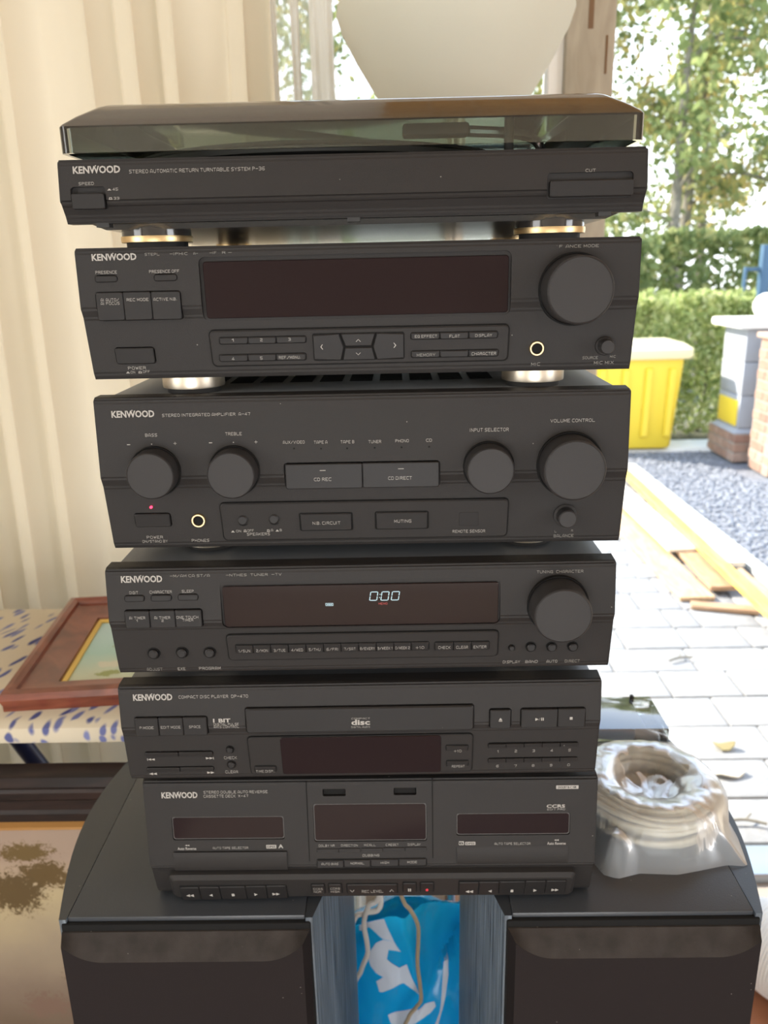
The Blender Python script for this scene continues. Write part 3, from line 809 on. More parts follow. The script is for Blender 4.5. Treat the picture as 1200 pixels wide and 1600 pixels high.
obj('gate_rail', bx(-.14, .02, -.015, .015, 1.32, 1.355, bev=.003), M['blue'], gt); obj('gate_rail', bx(-.14, .02, -.015, .015, .4, .44, bev=.003), M['blue'], gt)

# ---------------------------------------------------------------- hedge, shrubs, trees
GREEN = [(0, (.17, .22, .09)), (.45, (.30, .36, .15)), (.8, (.42, .46, .20)), (1, (.58, .54, .24))]
AUT = [(0, (.19, .23, .10)), (.4, (.33, .37, .16)), (.7, (.50, .46, .20)), (.88, (.66, .54, .18)), (1, (.58, .42, .24))]
M['leaf_a'] = island_mat('green_leaves', GREEN, trans=.6); M['leaf_b'] = island_mat('autumn_leaves', AUT, trans=.6)
M['leaf_h'] = island_mat('hedge_leaves', [(0, (.22, .28, .09)), (.5, (.44, .50, .20)), (1, (.64, .64, .34))], trans=.5)
M['bark'] = plain('bark', (.22, .20, .16), .9, bump=.5, bscale=40, var=.3, vscale=12)
def leaves(pts, s0, s1):
    V, F = [], []
    for p in pts:
        s = random.uniform(s0, s1); a = Vector((random.gauss(0, 1), random.gauss(0, 1), random.gauss(0, .7))).normalized(); c = a.orthogonal().normalized()
        c = (Matrix.Rotation(random.random()*6.28, 3, a) @ c); e = a.cross(c); p = Vector(p); k = len(V)
        V += [tuple(p+c*s), tuple(p+e*s*.55), tuple(p-c*s), tuple(p-e*s*.55)]; F.append((k, k+1, k+2, k+3))
    return V, F
def tree(x, y, h, r, n, mat, label, lean=0, low=.27):
    t = thing('tree', label, 'tree', (x, y, -.05), 0, 'trees behind the garden')
    tip = Vector((lean, 0, h)); tr = spline([(0, 0, -.04), (lean*.2+random.uniform(-.1, .1), 0, h*.35), (lean*.6, random.uniform(-.15, .15), h*.7), tip], 5)
    b = bmesh.new(); tube(b, tr, [.10*(1-.85*i/(len(tr)-1)) for i in range(len(tr))], 9); obj('trunk', b, M['bark'], t)
    cl = []
    for i in range(13):
        f = low+(1-low)*random.random(); base = tr[min(len(tr)-1, int(f*len(tr)))]; a = random.random()*6.28; L = r*random.uniform(.5, 1.1)*(1.15-.6*f)
        end = base+Vector((math.cos(a)*L, math.sin(a)*L, random.uniform(.1, .7))); mid = (base+end)/2+Vector((0, 0, .12))
        b = bmesh.new(); tube(b, spline([base, mid, end], 4), [.028-.0026*q for q in range(9)], 6); obj('branch', b, M['bark'], t)
        for q in range(4): cl.append(base.lerp(end, .35+.22*q)+Vector((random.gauss(0, .15), random.gauss(0, .15), random.gauss(0, .15))))
    pts = []
    for i in range(n):
        c = random.choice(cl); g = .21
        pts.append(c+Vector((random.gauss(0, g), random.gauss(0, g), random.gauss(0, g*.8))))
    V, F = leaves(pts, .042, .085); f = stuff(mesh_np('foliage', V, F, mat, t))
spots = [(-2.2, 12.5, 6.2, 1.5, 0), (-.9, 11.2, 5.6, 1.3, 1), (.9, 13, 6.4, 1.6, 0), (2.5, 11.4, 6.0, 1.3, 1), (3.6, 10.6, 5.4, 1.2, 0), (4.3, 12.2, 6.2, 1.3, 1), (5.1, 11.0, 5.6, 1.2, 1), (6.0, 12.4, 6.6, 1.5, 0), (7.2, 11.5, 6.0, 1.4, 1), (3.2, 13.8, 6.6, 1.5, 0), (5.4, 14.2, 7.0, 1.6, 1), (-4.2, 12, 6.4, 1.6, 1)]
LB = ['slender green tree at the far left, seen through the sheer curtain', 'yellowing tree seen between the curtain and the white lamp bowl', 'green tree behind the white lamp bowl', 'yellowing tree right beside the wooden door post', 'green tree nearest the waste bin, left in the doorway view',
      'tall yellowing tree in the middle of the doorway view', 'yellowing tree behind the gate pillar', 'tall green tree at the right edge of the doorway view', 'yellowing tree outside the right edge of the picture', 'green tree farther back behind the middle of the doorway view', 'tall yellowing tree farthest back in the doorway view', 'yellowing tree behind the cream curtain at the left']
for (x, y, h, r, k), lb in zip(spots, LB): tree(x, y, h, r, 2700, M['leaf_b'] if k else M['leaf_a'], lb, random.uniform(-.4, .4))
def bush(name, label, cat, x0, x1, y0, y1, z1_, n, mat, s0, s1, grp=None):
    t = thing(name, label, cat, ((x0+x1)/2, (y0+y1)/2, -.05), 0, grp); hx, hy = (x1-x0)/2, (y1-y0)/2
    for i in range(max(3, int(hx*4))):
        px_ = -hx+2*hx*(i+.5)/max(3, int(hx*4)); b = bmesh.new(); tube(b, spline([(px_, 0, 0), (px_+.05, .03, z1_*.4), (px_+random.uniform(-.1, .1), 0, z1_*.85)], 4), [.02-.0017*q for q in range(9)], 6); obj('stem', b, M['bark'], t)
    pts = []
    for i in range(n):
        u, v, w_ = random.uniform(-1, 1), random.uniform(-1, 1), random.random()**.8
        k = random.choice('fftsv')
        if k == 'f': v = -1+abs(random.gauss(0, .2))
        elif k == 't': w_ = 1-abs(random.gauss(0, .06))
        elif k == 's': u = random.choice((-1, 1))*(1-abs(random.gauss(0, .1)))
        bump_ = .06*noise.noise(Vector((u*hx*3, v*2, w_*4)))
        pts.append((u*(hx+bump_), v*(hy+bump_*1.5), .05+w_*(z1_+bump_)))
    V, F = leaves(pts, s0, s1); stuff(mesh_np('foliage', V, F, mat, t))
bush('hedge', 'clipped sunlit hedge behind the yellow bin', 'hedge', 1.2, 2.95, 6.1, 6.8, 1.12, 9000, M['leaf_h'], .022, .045)
for i, (x0, x1, y, z, lb) in enumerate(((1.6, 2.9, 8.6, 1.62, 'dark green shrub beyond the clipped hedge at the left'), (3.1, 4.35, 9.0, 1.70, 'dark green shrub beyond the hedge, above the bare gap'), (4.6, 6.2, 9.4, 1.65, 'dark green shrub beyond the blue gate'), (-3.2, -.4, 9, 1.7, 'low shrub at the left behind the curtain'))):
    bush('shrub', lb, 'shrub', x0, x1, y, y+.9, z, 2600, M['leaf_a'], .04, .08, 'shrubs beyond the hedge')
for (x, y, a, lb, kind) in ((1.046, 2.124, .3, 'brown twig lying on the far pavers', 'twig'), (.91, 1.228, -.1, 'thin twig lying on the pavers near the threshold', 'twig')):
    b = bmesh.new(); tube(b, spline([(-.05, 0, .008), (0, .006, .010), (.05, -.004, .008)], 4), .004, 6); tube(b, spline([(.0, .006, .010), (.02, .03, .012)], 2), .0025, 6)
    o = tag(obj(kind, b, M['bark']), lb, 'twig', 'twigs on the pavers'); o.location = (x, y, .004); o.rotation_euler = (0, 0, a)
b = bmesh.new(); rings(b, [[(.05*math.cos(t)*s, .028*math.sin(t)*s, z+.006*math.cos(3*t)) for t in [i*PI/6 for i in range(12)]] for s, z in ((1, .010), (.95, .014))]); o = tag(obj('wood_chip', b, M['t_white']), 'pale wood chip lying on the pavers', 'chip'); o.location = (.946, 1.446, .001)
b = bmesh.new(); rings(b, [[(.035*math.cos(t)*s, .02*math.sin(t)*s, z+.01*math.cos(2*t)) for t in [i*PI/5 for i in range(10)]] for s, z in ((1, .012), (.95, .014))]); o = tag(obj('dead_leaf', b, plain('dead_leaf', (.25, .21, .10), .8)), 'curled dead leaf lying on the pavers', 'leaf'); o.location = (.986, 1.572, .002)
# ---------------------------------------------------------------- printed words and signs
def text_mesh(s, w, h, bold=0):
    """lettering of exactly w x h, centred, as a flat bmesh in u, v"""
    cu = bpy.data.curves.new('t', 'FONT'); cu.body = s; cu.size = 1; cu.resolution_u = 2; cu.offset = bold
    to = bpy.data.objects.new('t', cu); me = bpy.data.meshes.new_from_object(to)
    bm = bmesh.new(); bm.from_mesh(me); bpy.data.objects.remove(to); bpy.data.curves.remove(cu); bpy.data.meshes.remove(me)
    if not bm.verts: return bm
    xs = [v.co.x for v in bm.verts]; ys = [v.co.y for v in bm.verts]
    x0, x1, y0, y1 = min(xs), max(xs), min(ys), max(ys)
    sx = w/max(x1-x0, 1e-6); sy = h/max(y1-y0, 1e-6)
    for v in bm.verts: v.co = ((v.co.x-(x0+x1)/2)*sx, (v.co.y-(y0+y1)/2)*sy, 0)
    return bm
GLYPH = {k: [[(int(p[0])/2, int(p[1])/2) for p in st.split('-')] for st in v.split()] for k, v in {
 'A': '00-02-14-34-42-40 01-41', 'B': '00-04-34-43-32-02 32-41-30-00', 'C': '44-14-03-01-10-40', 'D': '00-04-34-43-41-30-00', 'E': '44-04-00-40 02-32', 'F': '44-04-00 02-32', 'G': '44-14-03-01-10-40-42-22',
 'H': '00-04 40-44 02-42', 'I': '00-04', 'J': '44-41-30-10-01', 'K': '00-04 44-12-40 02-12', 'L': '04-00-40', 'M': '00-04-21-44-40', 'N': '00-04-40-44', 'O': '10-01-03-14-34-43-41-30-10', 'P': '00-04-34-43-32-02',
 'Q': '10-01-03-14-34-43-41-30-10 22-40', 'R': '00-04-34-43-32-02 22-40', 'S': '44-14-03-12-32-41-30-00', 'T': '04-44 24-20', 'U': '04-01-10-30-41-44', 'V': '04-20-44', 'W': '04-10-23-30-44', 'X': '00-44 04-40', 'Y': '04-22-44 22-20',
 'Z': '04-44-00-40', '0': '10-01-03-14-34-43-41-30-10', '1': '03-24-20', '2': '04-34-43-32-12-01-00-40', '3': '04-34-43-32-12 32-41-30-00', '4': '30-34-01-41', '5': '44-04-02-32-41-30-00', '6': '44-14-03-01-10-30-41-32-02',
 '7': '04-44-20', '8': '10-01-03-14-34-43-41-30-10 02-42', '9': '42-12-03-14-34-43-41-30-00', '/': '00-44', '-': '02-42', '+': '02-42 24-20'}.items()}
def block_text(s, w, h):
    """wide square lettering like the printing on the units, w x h, centred"""
    bm = bmesh.new(); x = 0; th = .145
    for ch in s:
        if ch == ' ': x += 1.5; continue
        if ch in ".'":
            y0_ = 0 if ch == '.' else 1.6; bm.faces.new([bm.verts.new(p) for p in ((x, y0_, 0), (x+.35, y0_, 0), (x+.35, y0_+.4, 0), (x, y0_+.4, 0))]); x += .9; continue
        g = GLYPH[ch]; wd = .6 if ch == 'I' else 1.3 if ch == '1' else 2.6
        for st in g:
            for a, c in zip(st, st[1:]):
                a, c = Vector((a[0]*1.25 if ch not in '1' else a[0]*.8, a[1], 0)), Vector((c[0]*1.25 if ch not in '1' else c[0]*.8, c[1], 0)); d = (c-a).normalized()*th; n_ = Vector((-d.y, d.x, 0)); a = a-d*.98+Vector((x, 0, 0)); c = c+d*.98+Vector((x, 0, 0))
                bm.faces.new([bm.verts.new(p) for p in (a-n_, c-n_, c+n_, a+n_)])
        x += wd+.95
    if not bm.verts: return bm
    xs = [v.co.x for v in bm.verts]; ys = [v.co.y for v in bm.verts]; x0, x1, y0_, y1_ = min(xs), max(xs), min(ys), max(ys)
    for v in bm.verts: v.co = ((v.co.x-(x0+x1)/2)*w/max(1e-6, x1-x0), (v.co.y-(y0_+y1_)/2)*h/max(1e-6, y1_-y0_), 0)
    return bm
def sym_polys(k):
    sq = lambda a, b, c, d: [(a, c), (b, c), (b, d), (a, d)]
    def tri(a, b): return [(a, -.5), (b, 0), (a, .5)]
    return {'sym_left': [tri(.5, -.5)], 'sym_play': [tri(-.5, .5)], 'sym_rew': [tri(0, -.5), tri(.5, 0)], 'sym_ff': [tri(-.5, 0), tri(0, .5)],
            'sym_prev': [sq(-.5, -.42, -.5, .5), tri(.04, -.42), tri(.5, .04)], 'sym_next': [tri(-.5, -.04), tri(-.04, .42), sq(.42, .5, -.5, .5)],
            'sym_stop': [sq(-.5, .5, -.5, .5)], 'sym_pause': [sq(-.5, -.12, -.5, .5), sq(.12, .5, -.5, .5)],
            'sym_eject': [[(-.5, -.15), (.5, -.15), (0, .5)], sq(-.5, .5, -.5, -.3)],
            'sym_in': [sq(-.5, .5, -.5, -.2), sq(-.22, .22, -.2, .4)], 'sym_out': [sq(-.5, .5, -.5, -.25), sq(-.35, -.2, -.25, .5), sq(.2, .35, -.25, .5), sq(-.35, .35, .3, .5)],
            'sym_lt': [[(.5, .5), (.2, .5), (-.5, 0), (-.1, 0)], [(-.5, 0), (-.1, 0), (.5, -.5), (.2, -.5)]],
            'sym_gt': [[(-.5, .5), (-.2, .5), (.5, 0), (.1, 0)], [(.5, 0), (.1, 0), (-.5, -.5), (-.2, -.5)]],
            'sym_up': [[(-.5, -.5), (-.35, -.5), (0, .3), (0, .5)], [(0, .3), (0, .5), (.5, -.5), (.35, -.5)]],
            'sym_dn': [[(-.5, .5), (-.35, .5), (0, -.3), (0, -.5)], [(0, -.3), (0, -.5), (.5, .5), (.35, .5)]]}[k]

# ---------------------------------------------------------------- one hi-fi unit: front panel with wells, controls and print
def make_unit(key, name, label, cat, foot_h, depth, case_in=.004, feet='steel', foot_px=None):
    x, y, turn, zt, zc, yc, zb, yb = GEO[key]
    root = thing(name, label, cat, (x, y, zt+zb-foot_h), turn)
    up = -zb + foot_h                                      # local height of the face's top edge
    W = .18
    def surf(v):
        return yc*v/zc if v > zc else yc + (yb-yc)*min(1.2, (v-zc)/(zb-zc))
    a_up, a_lo = math.atan2(yc, -zc), math.atan2(yb-yc, zc-zb)
    def frame(u, v, h):
        if v+h/2 > zc+.002 and v-h/2 < zc-.002 and h > .006:
            return Fr((u, yc-.0003, up+v), 0)
        if v > zc: return Fr((u, surf(v), up+v), a_up)
        return Fr((u, surf(v), up+v), a_lo)
    # face: a moulded section run from side to side
    prof = [(.0035, 0), (.0008, -.0008), (0, -.003), (yc, zc), (yc+(yb-yc)*.30, zc-(zc-zb)*.13), (yb-.0006, zb+.004), (yb+.0012, zb), (.016, zb), (.016, 0)]
    bm = bmesh.new()
    rings(bm, [[(s, py, up+pz) for py, pz in prof] for s in (-W, W)])
    bmesh.ops.recalc_face_normals(bm, faces=bm.faces[:])
    ends = [e for e in bm.edges if all(abs(abs(v.co.x)-W) < 1e-6 for v in e.verts) and all(v.co.y < .012 for v in e.verts)]
    bmesh.ops.bevel(bm, geom=ends, offset=.0013, segments=2, affect='EDGES')
    face = obj('front_panel', bm, M['plastic'], root, 25)
    # wells cut into the face
    cut = bmesh.new(); any_cut = False
    for k, s, u, v, w, h in (r for r in FACE[key]):
        if k in ('well', 'display', 'window', 'slot'):
            u, v, w, h = u/1e3, v/1e3, w/1e3, h/1e3
            fr = frame(u, v, h); r_ = {'display': .004, 'window': .0018, 'seam': .0002, 'slot': .001}.get(k, .0022)
            dp = {'seam': .002, 'display': .004, 'window': .0025}.get(k, .0045)
            pl = rrect(w, h, r_); rings(cut, [[fr(*p, -dp) for p in pl], [fr(*p, .012) for p in pl]]); any_cut = True
    if any_cut:
        co = obj('cut', cut, None)
        md = face.modifiers.new('c', 'BOOLEAN'); md.operation = 'DIFFERENCE'; md.solver = 'EXACT'; md.object = co
        co.parent = root
        bpy.context.view_layer.update()
        me = bpy.data.meshes.new_from_object(face.evaluated_get(bpy.context.evaluated_depsgraph_get()))
        face.modifiers.clear(); face.data = me; bpy.data.objects.remove(co)
        b2 = bmesh.new(); b2.from_mesh(me); b2.to_mesh(me); b2.free()
        for f in me.polygons: f.use_smooth = False
        assert len(me.polygons) > 60, key
        face.data.materials.clear(); face.data.materials.append(M['plastic'])
    # controls
    holds = []                                             # (u, v, w, h, height, object) things a word can be printed on
    def lift(u, v):
        L = [(q[4], q[5], q[6]) for q in holds if abs(u-q[0]) <= q[2]/2 and abs(v-q[1]) <= q[3]/2]
        return max(L, key=lambda t: t[0]) if L else (0.0, face, None)
    for row in FACE[key]:
        k, s, u, v, w, h = row; u, v, w = u/1e3, v/1e3, w/1e3
        if k in ('knob', 'knob_small', 'roundbtn'):
            L = h/1e3; r = w; o = (u, surf(v), up+v); bmk = bmesh.new()
            if k == 'knob':
                base = bmesh.new(); lathe(base, [(r*1.10, -.004), (r*1.10, .0008), (r*1.05, .0008), (r*1.05, -.001)], 64, 'y', o); obj('knob_collar', base, M['void'], root)
                lathe(bmk, [(r*1.03, -.004), (r*1.03, .001), (r*1.005, L-.0016), (r*.985, L-.0005), (r*.95, L), (r*.94, L-.0004)], 72, 'y', o)
                obj('knob', bmk, M['knob'], root)
            elif k == 'knob_small':
                base = bmesh.new(); lathe(base, [(r*1.35, -.004), (r*1.35, .0012), (r*1.2, .0018)], 40, 'y', o); obj('knob_collar', base, M['plastic'], root)
                lathe(bmk, [(r*1.1, -.002), (r*1.02, L-.0008), (r*.9, L)], 40, 'y', o); obj('knob', bmk, M['knob'], root)
            else:
                base = bmesh.new(); lathe(base, [(r*1.3, -.004), (r*1.3, .0004), (r*1.12, .0003), (r*1.1, -.002)], 28, 'y', o); obj('button_collar', base, M['void'], root)
                lathe(bmk, [(r, -.002), (r, L*.45), (r*.75, L*.62)], 28, 'y', o); obj('push_button', bmk, M['button'], root)
            continue
        h = h/1e3; fr = frame(u, v, h); P = rrect
        b = bmesh.new()
        if k == 'btn':
            base, par, _ = lift(u, v); inb = base > 0
            t = base+.0011 if inb else .0009
            if key in ('cd', 'tuner', 'tape') and h < .004: t = base+.0007
            plate(b, fr, P(w-.0003, h, .0011 if min(w, h) > .004 else .0005, 3), base-.0001 if inb else -.0038, t, .0005 if h > .004 else .0003)
            holds.append((u, v, w, h, t, obj('push_button', b, M['button'], root), 'b'))
        elif k == 'dpad':
            base, par, _ = lift(u, v); t = base+.0011
            for pl, mid in (([(0, .04), (0, .96), (.285, 1), (.335, .5), (.30, 0)], .15), ([(.70, 0), (.66, .5), (.705, 1), (1, .96), (1, .04)], .85),
                       ([(.31, 1), (.355, .53), (.64, .53), (.685, 1)], .5), ([(.32, 0), (.35, .47), (.645, .47), (.68, 0)], .5)):
                b = bmesh.new(); q = [((a-.5)*w, (c-.5)*h) for a, c in pl]
                plate(b, fr, q, base, t, .0005); ob = obj('arrow_button', b, M['button'], root)
                cu_ = sum(p[0] for p in q)/len(q); cv_ = sum(p[1] for p in q)/len(q)
                holds.append((u+cu_, v+cv_, w*.28, h*.46 if mid == .5 else h, t, ob, 'b'))
        elif k == 'bez':
            base, par, _ = lift(u, v); t = base+.00018; plate(b, fr, P(w, h, .0016), base-.0008, t, .0001)
            obj('button_surround', b, M['void'], root); holds.append((u, v, w, h, t, par, 'z'))
        elif k == 'panel':
            g = bmesh.new(); plate(g, fr, P(w+.0012, h+.0012, .0035), -.003, .00015, .0001); obj('panel_groove', g, M['void'], root)
            plate(b, fr, P(w, h, .003), -.003, .0009, .0006); ob = obj('control_panel', b, M['plastic'], root); holds.append((u, v, w, h, .0009, ob, 'p'))
        elif k == 'ledge':
            plate(b, fr, P(w, h, .004), -.004, .0065, .003); ob = obj('control_ledge', b, M['plastic'], root); holds.append((u, v, w, h, .0065, ob, 'p'))
        elif k in ('pane', 'window'):
            base, par, _ = lift(u, v); t = base+.0004 if base > 0 else -.0022
            if k == 'window':
                rm_ = bmesh.new(); plate(rm_, fr, P(w-.0002, h-.0002, .0022), -.0024, -.0010, .0003); obj('window_rim', rm_, M['rim'], root)
                t = -.0008; w -= .0016; h -= .0016
            plate(b, fr, P(w, h, .002), t-.0008, t, .0003); ob = obj('display_window', b, M['pane'], root); holds.append((u, v, w, h, t, ob, 'd'))
        elif k == 'tray':
            plate(b, fr, P(w, h, .002), -.004, .0008, .0009); holds.append((u, v, w, h, .0008, obj('disc_tray', b, M['button'], root), 'b'))
        elif k == 'sensor':
            plate(b, fr, P(w, h, .0012), 0, .0011, .0002); holds.append((u, v, w, h, .0011, obj('sensor_window', b, M['button'], root), 'b'))
        elif k == 'slot':
            plate(b, fr, P(w-.0008, h-.001, .0006), -.0044, -.002, .0003); obj('slot_button', b, M['void'], root)
        elif k == 'lip':
            n_ = 9; rs = []
            for sgn in (-.5, .5):
                rs.append([fr(sgn*w, h*(.5-i/(n_-1)), .0013*math.sin(PI*i/(n_-1))**.6) for i in range(n_)] + [fr(sgn*w, -h/2, -.0005), fr(sgn*w, h/2, -.0005)])
            rings(b, rs); obj('door_lip', b, M['plastic'], root)
        elif k == 'jack':
            o = (u, surf(v), up+v); r = w/2
            lathe(b, [(r, -.003), (r, .0012), (r*.93, .0018), (r*.75, .0018), (r*.70, .0008), (r*.70, -.002)], 40, 'y', o); ob = obj('jack_socket', b, M['gold'], root)
            h2 = bmesh.new(); lathe(h2, [(r*.72, -.003), (r*.72, .0005)], 32, 'y', o); obj('socket_hole', h2, M['void'], ob)
        elif k == 'led':
            lathe(b, [(w*.6, -.001), (w*.6, .0004), (w*.35, .0009)], 16, 'y', (u, surf(v), up+v)); obj('power_lamp', b, M['led_red'], root)
        elif k == 'dot':
            lathe(b, [(w*.5, -.001), (w*.5, .0001)], 12, 'y', (u, surf(v), up+v)); obj('indicator_dot', b, M['void'], root)
        elif k == 'seam':
            plate(b, Fr((u, surf(v), up+v), a_up), rrect(w, h, .0002), -.001, .00012, .00005); obj('door_seam', b, M['void'], root)
        elif k in ('well', 'display'): b.free()
        elif k == 'plate':
            base, par, _ = lift(u, v); plate(b, fr, P(w, h, .0004, 2), base, base+.00012, .00003)
            ob = obj('printed_box', b, M['ink'], par)
            t2 = text_mesh(s, w*.82, h*.6, .02)
            for q in t2.verts: q.co = fr(q.co.x, q.co.y, base+.0002)
            obj('lettering', t2, M['void'], par, fix=False)
        else:                                              # print
            base, par, kd = lift(u, v)
            if par is not face and kd in ('b', 'd', 'p', 'z'):
                q = [g for g in holds if g[5] is par]
                if q: fr = Fr(frame(q[-1][0], q[-1][1], q[-1][3])(0, 0), 0); f0 = frame(q[-1][0], q[-1][1], q[-1][3]); fr = Fr(f0(u-q[-1][0], (v-q[-1][1])/max(.5, f0.ey.z)), 0, None, f0.ey, f0.n)
            d = base+.00012; mt = M['ink']
            if k in ('text', 'logo', 'redtext'):
                b.free(); b = block_text(s, w, h) if k != 'logo' and all(q in GLYPH or q in " .'" for q in s) else text_mesh(s, w, h, .03 if k == 'logo' else .012)
                if k == 'redtext': mt = M['vfd_red']
                elif s in WORN: mt = M['ink_dim']
                if s == 'KENWOOD':
                    q = [b.verts.new(((a)*w, c*h, 0)) for a, c in ((-.032, .58), (.002, .58), (-.015, .36))]; b.faces.new(q)
                nm = 'logo_lettering' if k == 'logo' and s == 'KENWOOD' else 'lettering'
            elif k == 'clock':
                mt = M['vfd']; nm = 'clock_digits'; sl = .16
                def seg(x0, x1, y0, y1):
                    vs = [b.verts.new((xx+sl*yy*h/w*w/w if False else xx+sl*yy*h, yy*h, 0)) for xx, yy in ((x0, y0), (x1, y0), (x1, y1), (x0, y1))]; b.faces.new(vs)
                dw, th = w*.27, .0006
                for ox in (-.36*w, .02*w, .37*w):
                    seg(ox-dw/2, ox-dw/2+th, -.44, -.04); seg(ox-dw/2, ox-dw/2+th, .04, .44); seg(ox+dw/2-th, ox+dw/2, -.44, -.04); seg(ox+dw/2-th, ox+dw/2, .04, .44)
                    seg(ox-dw/2+th, ox+dw/2-th, -.5, -.5+th/h); seg(ox-dw/2+th, ox+dw/2-th, .5-th/h, .5)
                for yy in (-.2, .14): seg(-.17*w, -.17*w+th, yy, yy+th/h)
            elif k == 'lamp_box':
                mt = M['vfd']; nm = 'lit_box'
                for u0, u1, v0, v1 in ((-.5, .5, .34, .5), (-.5, .5, -.5, -.34), (-.5, -.42, -.34, .34), (.42, .5, -.34, .34), (-.3, -.12, -.2, .2), (-.06, .1, -.2, .2), (.16, .32, -.2, .2)):
                    b.faces.new([b.verts.new((a*w, c*h, 0)) for a, c in ((u0, v0), (u1, v0), (u1, v1), (u0, v1))])
            elif k == 'red_dot':
                mt = M['red']; nm = 'record_dot'; b.faces.new([b.verts.new((w/2*math.cos(i*PI/8), h/2*math.sin(i*PI/8), 0)) for i in range(16)])
            else:
                nm = 'printed_symbol'
                for pl in sym_polys(k): b.faces.new([b.verts.new((p[0]*w, p[1]*h, 0)) for p in pl])
            for q in b.verts: q.co = fr(q.co.x, q.co.y, d)
            bmesh.ops.recalc_face_normals(b, faces=b.faces[:])
            obj(nm, b, mt, par if par is not None else face, fix=False)
    # steel case behind
    cs = bx(-W+case_in, W-case_in, .0155, depth, foot_h+.002, up-.0012, bev=.003)
    case = obj('case', cs, M[{'amp': 'case_pale', 'tun': 'case_mid'}.get(key, 'case')], root)
    # feet
    if feet:
        for fx, fy, fr_ in foot_px or ((-.115, .045, .024), (.115, .045, .024), (-.115, depth-.04, .022), (.115, depth-.04, .022)):
            f1 = bmesh.new()
            lathe(f1, [(fr_*.86, 0), (fr_*.86, foot_h*.3)], 40, 'z', (fx, fy, 0)); fo = obj('foot', f1, M['rubber'], root)
            f2 = bmesh.new()
            if feet == 'gold':
                lathe(f2, [(fr_, foot_h*.3), (fr_*1.01, foot_h*.45), (fr_, foot_h*.55)], 48, 'z', (fx, fy, 0)); obj('brass_ring', f2, M['gold'], fo)
                f3 = bmesh.new(); lathe(f3, [(fr_*.97, foot_h*.55), (fr_*.97, foot_h+.0025)], 48, 'z', (fx, fy, 0)); obj('foot_body', f3, M['gloss'], fo)
            else:
                lathe(f2, [(fr_, foot_h*.3), (fr_*1.01, foot_h*.4), (fr_*1.01, foot_h*.9), (fr_, foot_h+.0025)], 48, 'z', (fx, fy, 0)); obj('steel_ring', f2, M['steel'], fo)
    return root, up, face, case
WORN = {'STEPL', '-IPHIC', 'A-', '-IF', 'R -', "' F .ANCE MODE", 'SOURCE', 'MIC', 'MIC MIX', 'TUNING  CHARACTER', '-M/AM CA ST/A', '-NTHES  TUNER  -TV', 'ADJUST', 'DIRECT', 'MEMORY', 'BALANCE', 'L', 'R'}

# gaps between the units give the heights of the feet
def gap(a, b): return GEO[a][3]+GEO[a][6]-GEO[b][3]+.0012
SPK_TOP = .8983
eq, *_ = make_unit('eq', 'graphic_equalizer', 'black graphic equalizer with a wide dark display, second unit from the top of the stack', 'equalizer', gap('eq', 'amp'), .275, foot_px=((-.12, .038, .0215), (.12, .038, .0215), (-.12, .235, .02), (.12, .235, .02)))
amp, amp_up, amp_face, amp_case = make_unit('amp', 'amplifier', 'black stereo amplifier with four round knobs and a glowing red power dot', 'amplifier', gap('amp', 'tun'), .285, foot_px=((-.12, .05, .0215), (.12, .05, .0215), (-.12, .24, .02), (.12, .24, .02)))
tun, *_ = make_unit('tun', 'tuner', 'black tuner showing a lit 0:00 clock and one large knob', 'tuner', gap('tun', 'cd'), .275, foot_px=((-.12, .05, .02), (.12, .05, .02), (-.12, .235, .02), (.12, .235, .02)))
cdp, *_ = make_unit('cd', 'compact_disc_player', 'black compact disc player with a long disc tray, resting on the cassette deck', 'cd player', gap('cd', 'tape'), .28, foot_px=((-.12, .05, .018), (.12, .05, .018), (-.12, .235, .018), (.12, .235, .018)))
tape, *_ = make_unit('tape', 'cassette_deck', 'black double cassette deck at the bottom of the stack, resting on the loudspeakers', 'cassette deck', GEO['tape'][3]+GEO['tape'][6]-SPK_TOP, .262, foot_px=((-.14, .05, .015), (.14, .05, .015), (-.14, .215, .015), (.14, .215, .015)))
# ventilation slots in the amplifier's lid
zt = amp_up-.0012
for i in range(10):
    x0 = -.115+i*.0225
    for j in range(2):
        b = bmesh.new()
        for q in range(7):
            yy = .07+j*.06+q*.0065
            box(b, x0-.0085, x0+.0085, yy, yy+.0042, zt-.001, zt+.0003)
        obj('vent_slots', b, M['void'], amp_case)

# turntable
tt, up, face, case = make_unit('tt', 'turntable', 'black turntable with a smoked clear lid at the top of the stack', 'turntable', gap('tt', 'eq'), .33, case_in=.006, feet='gold', foot_px=((-.135, .045, .0235), (.13, .045, .0235), (-.128, .29, .017), (.137, .29, .017)))
bpy.data.objects.remove(case)
b = bmesh.new(); fh = gap('tt', 'eq')
rings(b, [[(-.174+i, y0_, z), (.174-i, y0_, z), (.174-i, .328-i*.5, z), (-.174+i, .328-i*.5, z)] for i, y0_, z in ((.016, .300, fh*.5), (.012, .024, fh*.80), (.001, .0165, fh+.002), (0, .0160, up-.0018))])
case = obj('base_board', b, M['under'], tt, 20)
for px_ in (-.158, .0, .157):
    obj('lower_tab', bx(px_-.004, px_+.004, .006, .014, up+GEO['tt'][6]-.0022, up+GEO['tt'][6]+.001), M['rubber'], tt)
b = bx(-.1765, .1765, .017, .328, up-.0015, up+.0008, bev=.001); obj('top_plate', b, M['plastic'], tt)
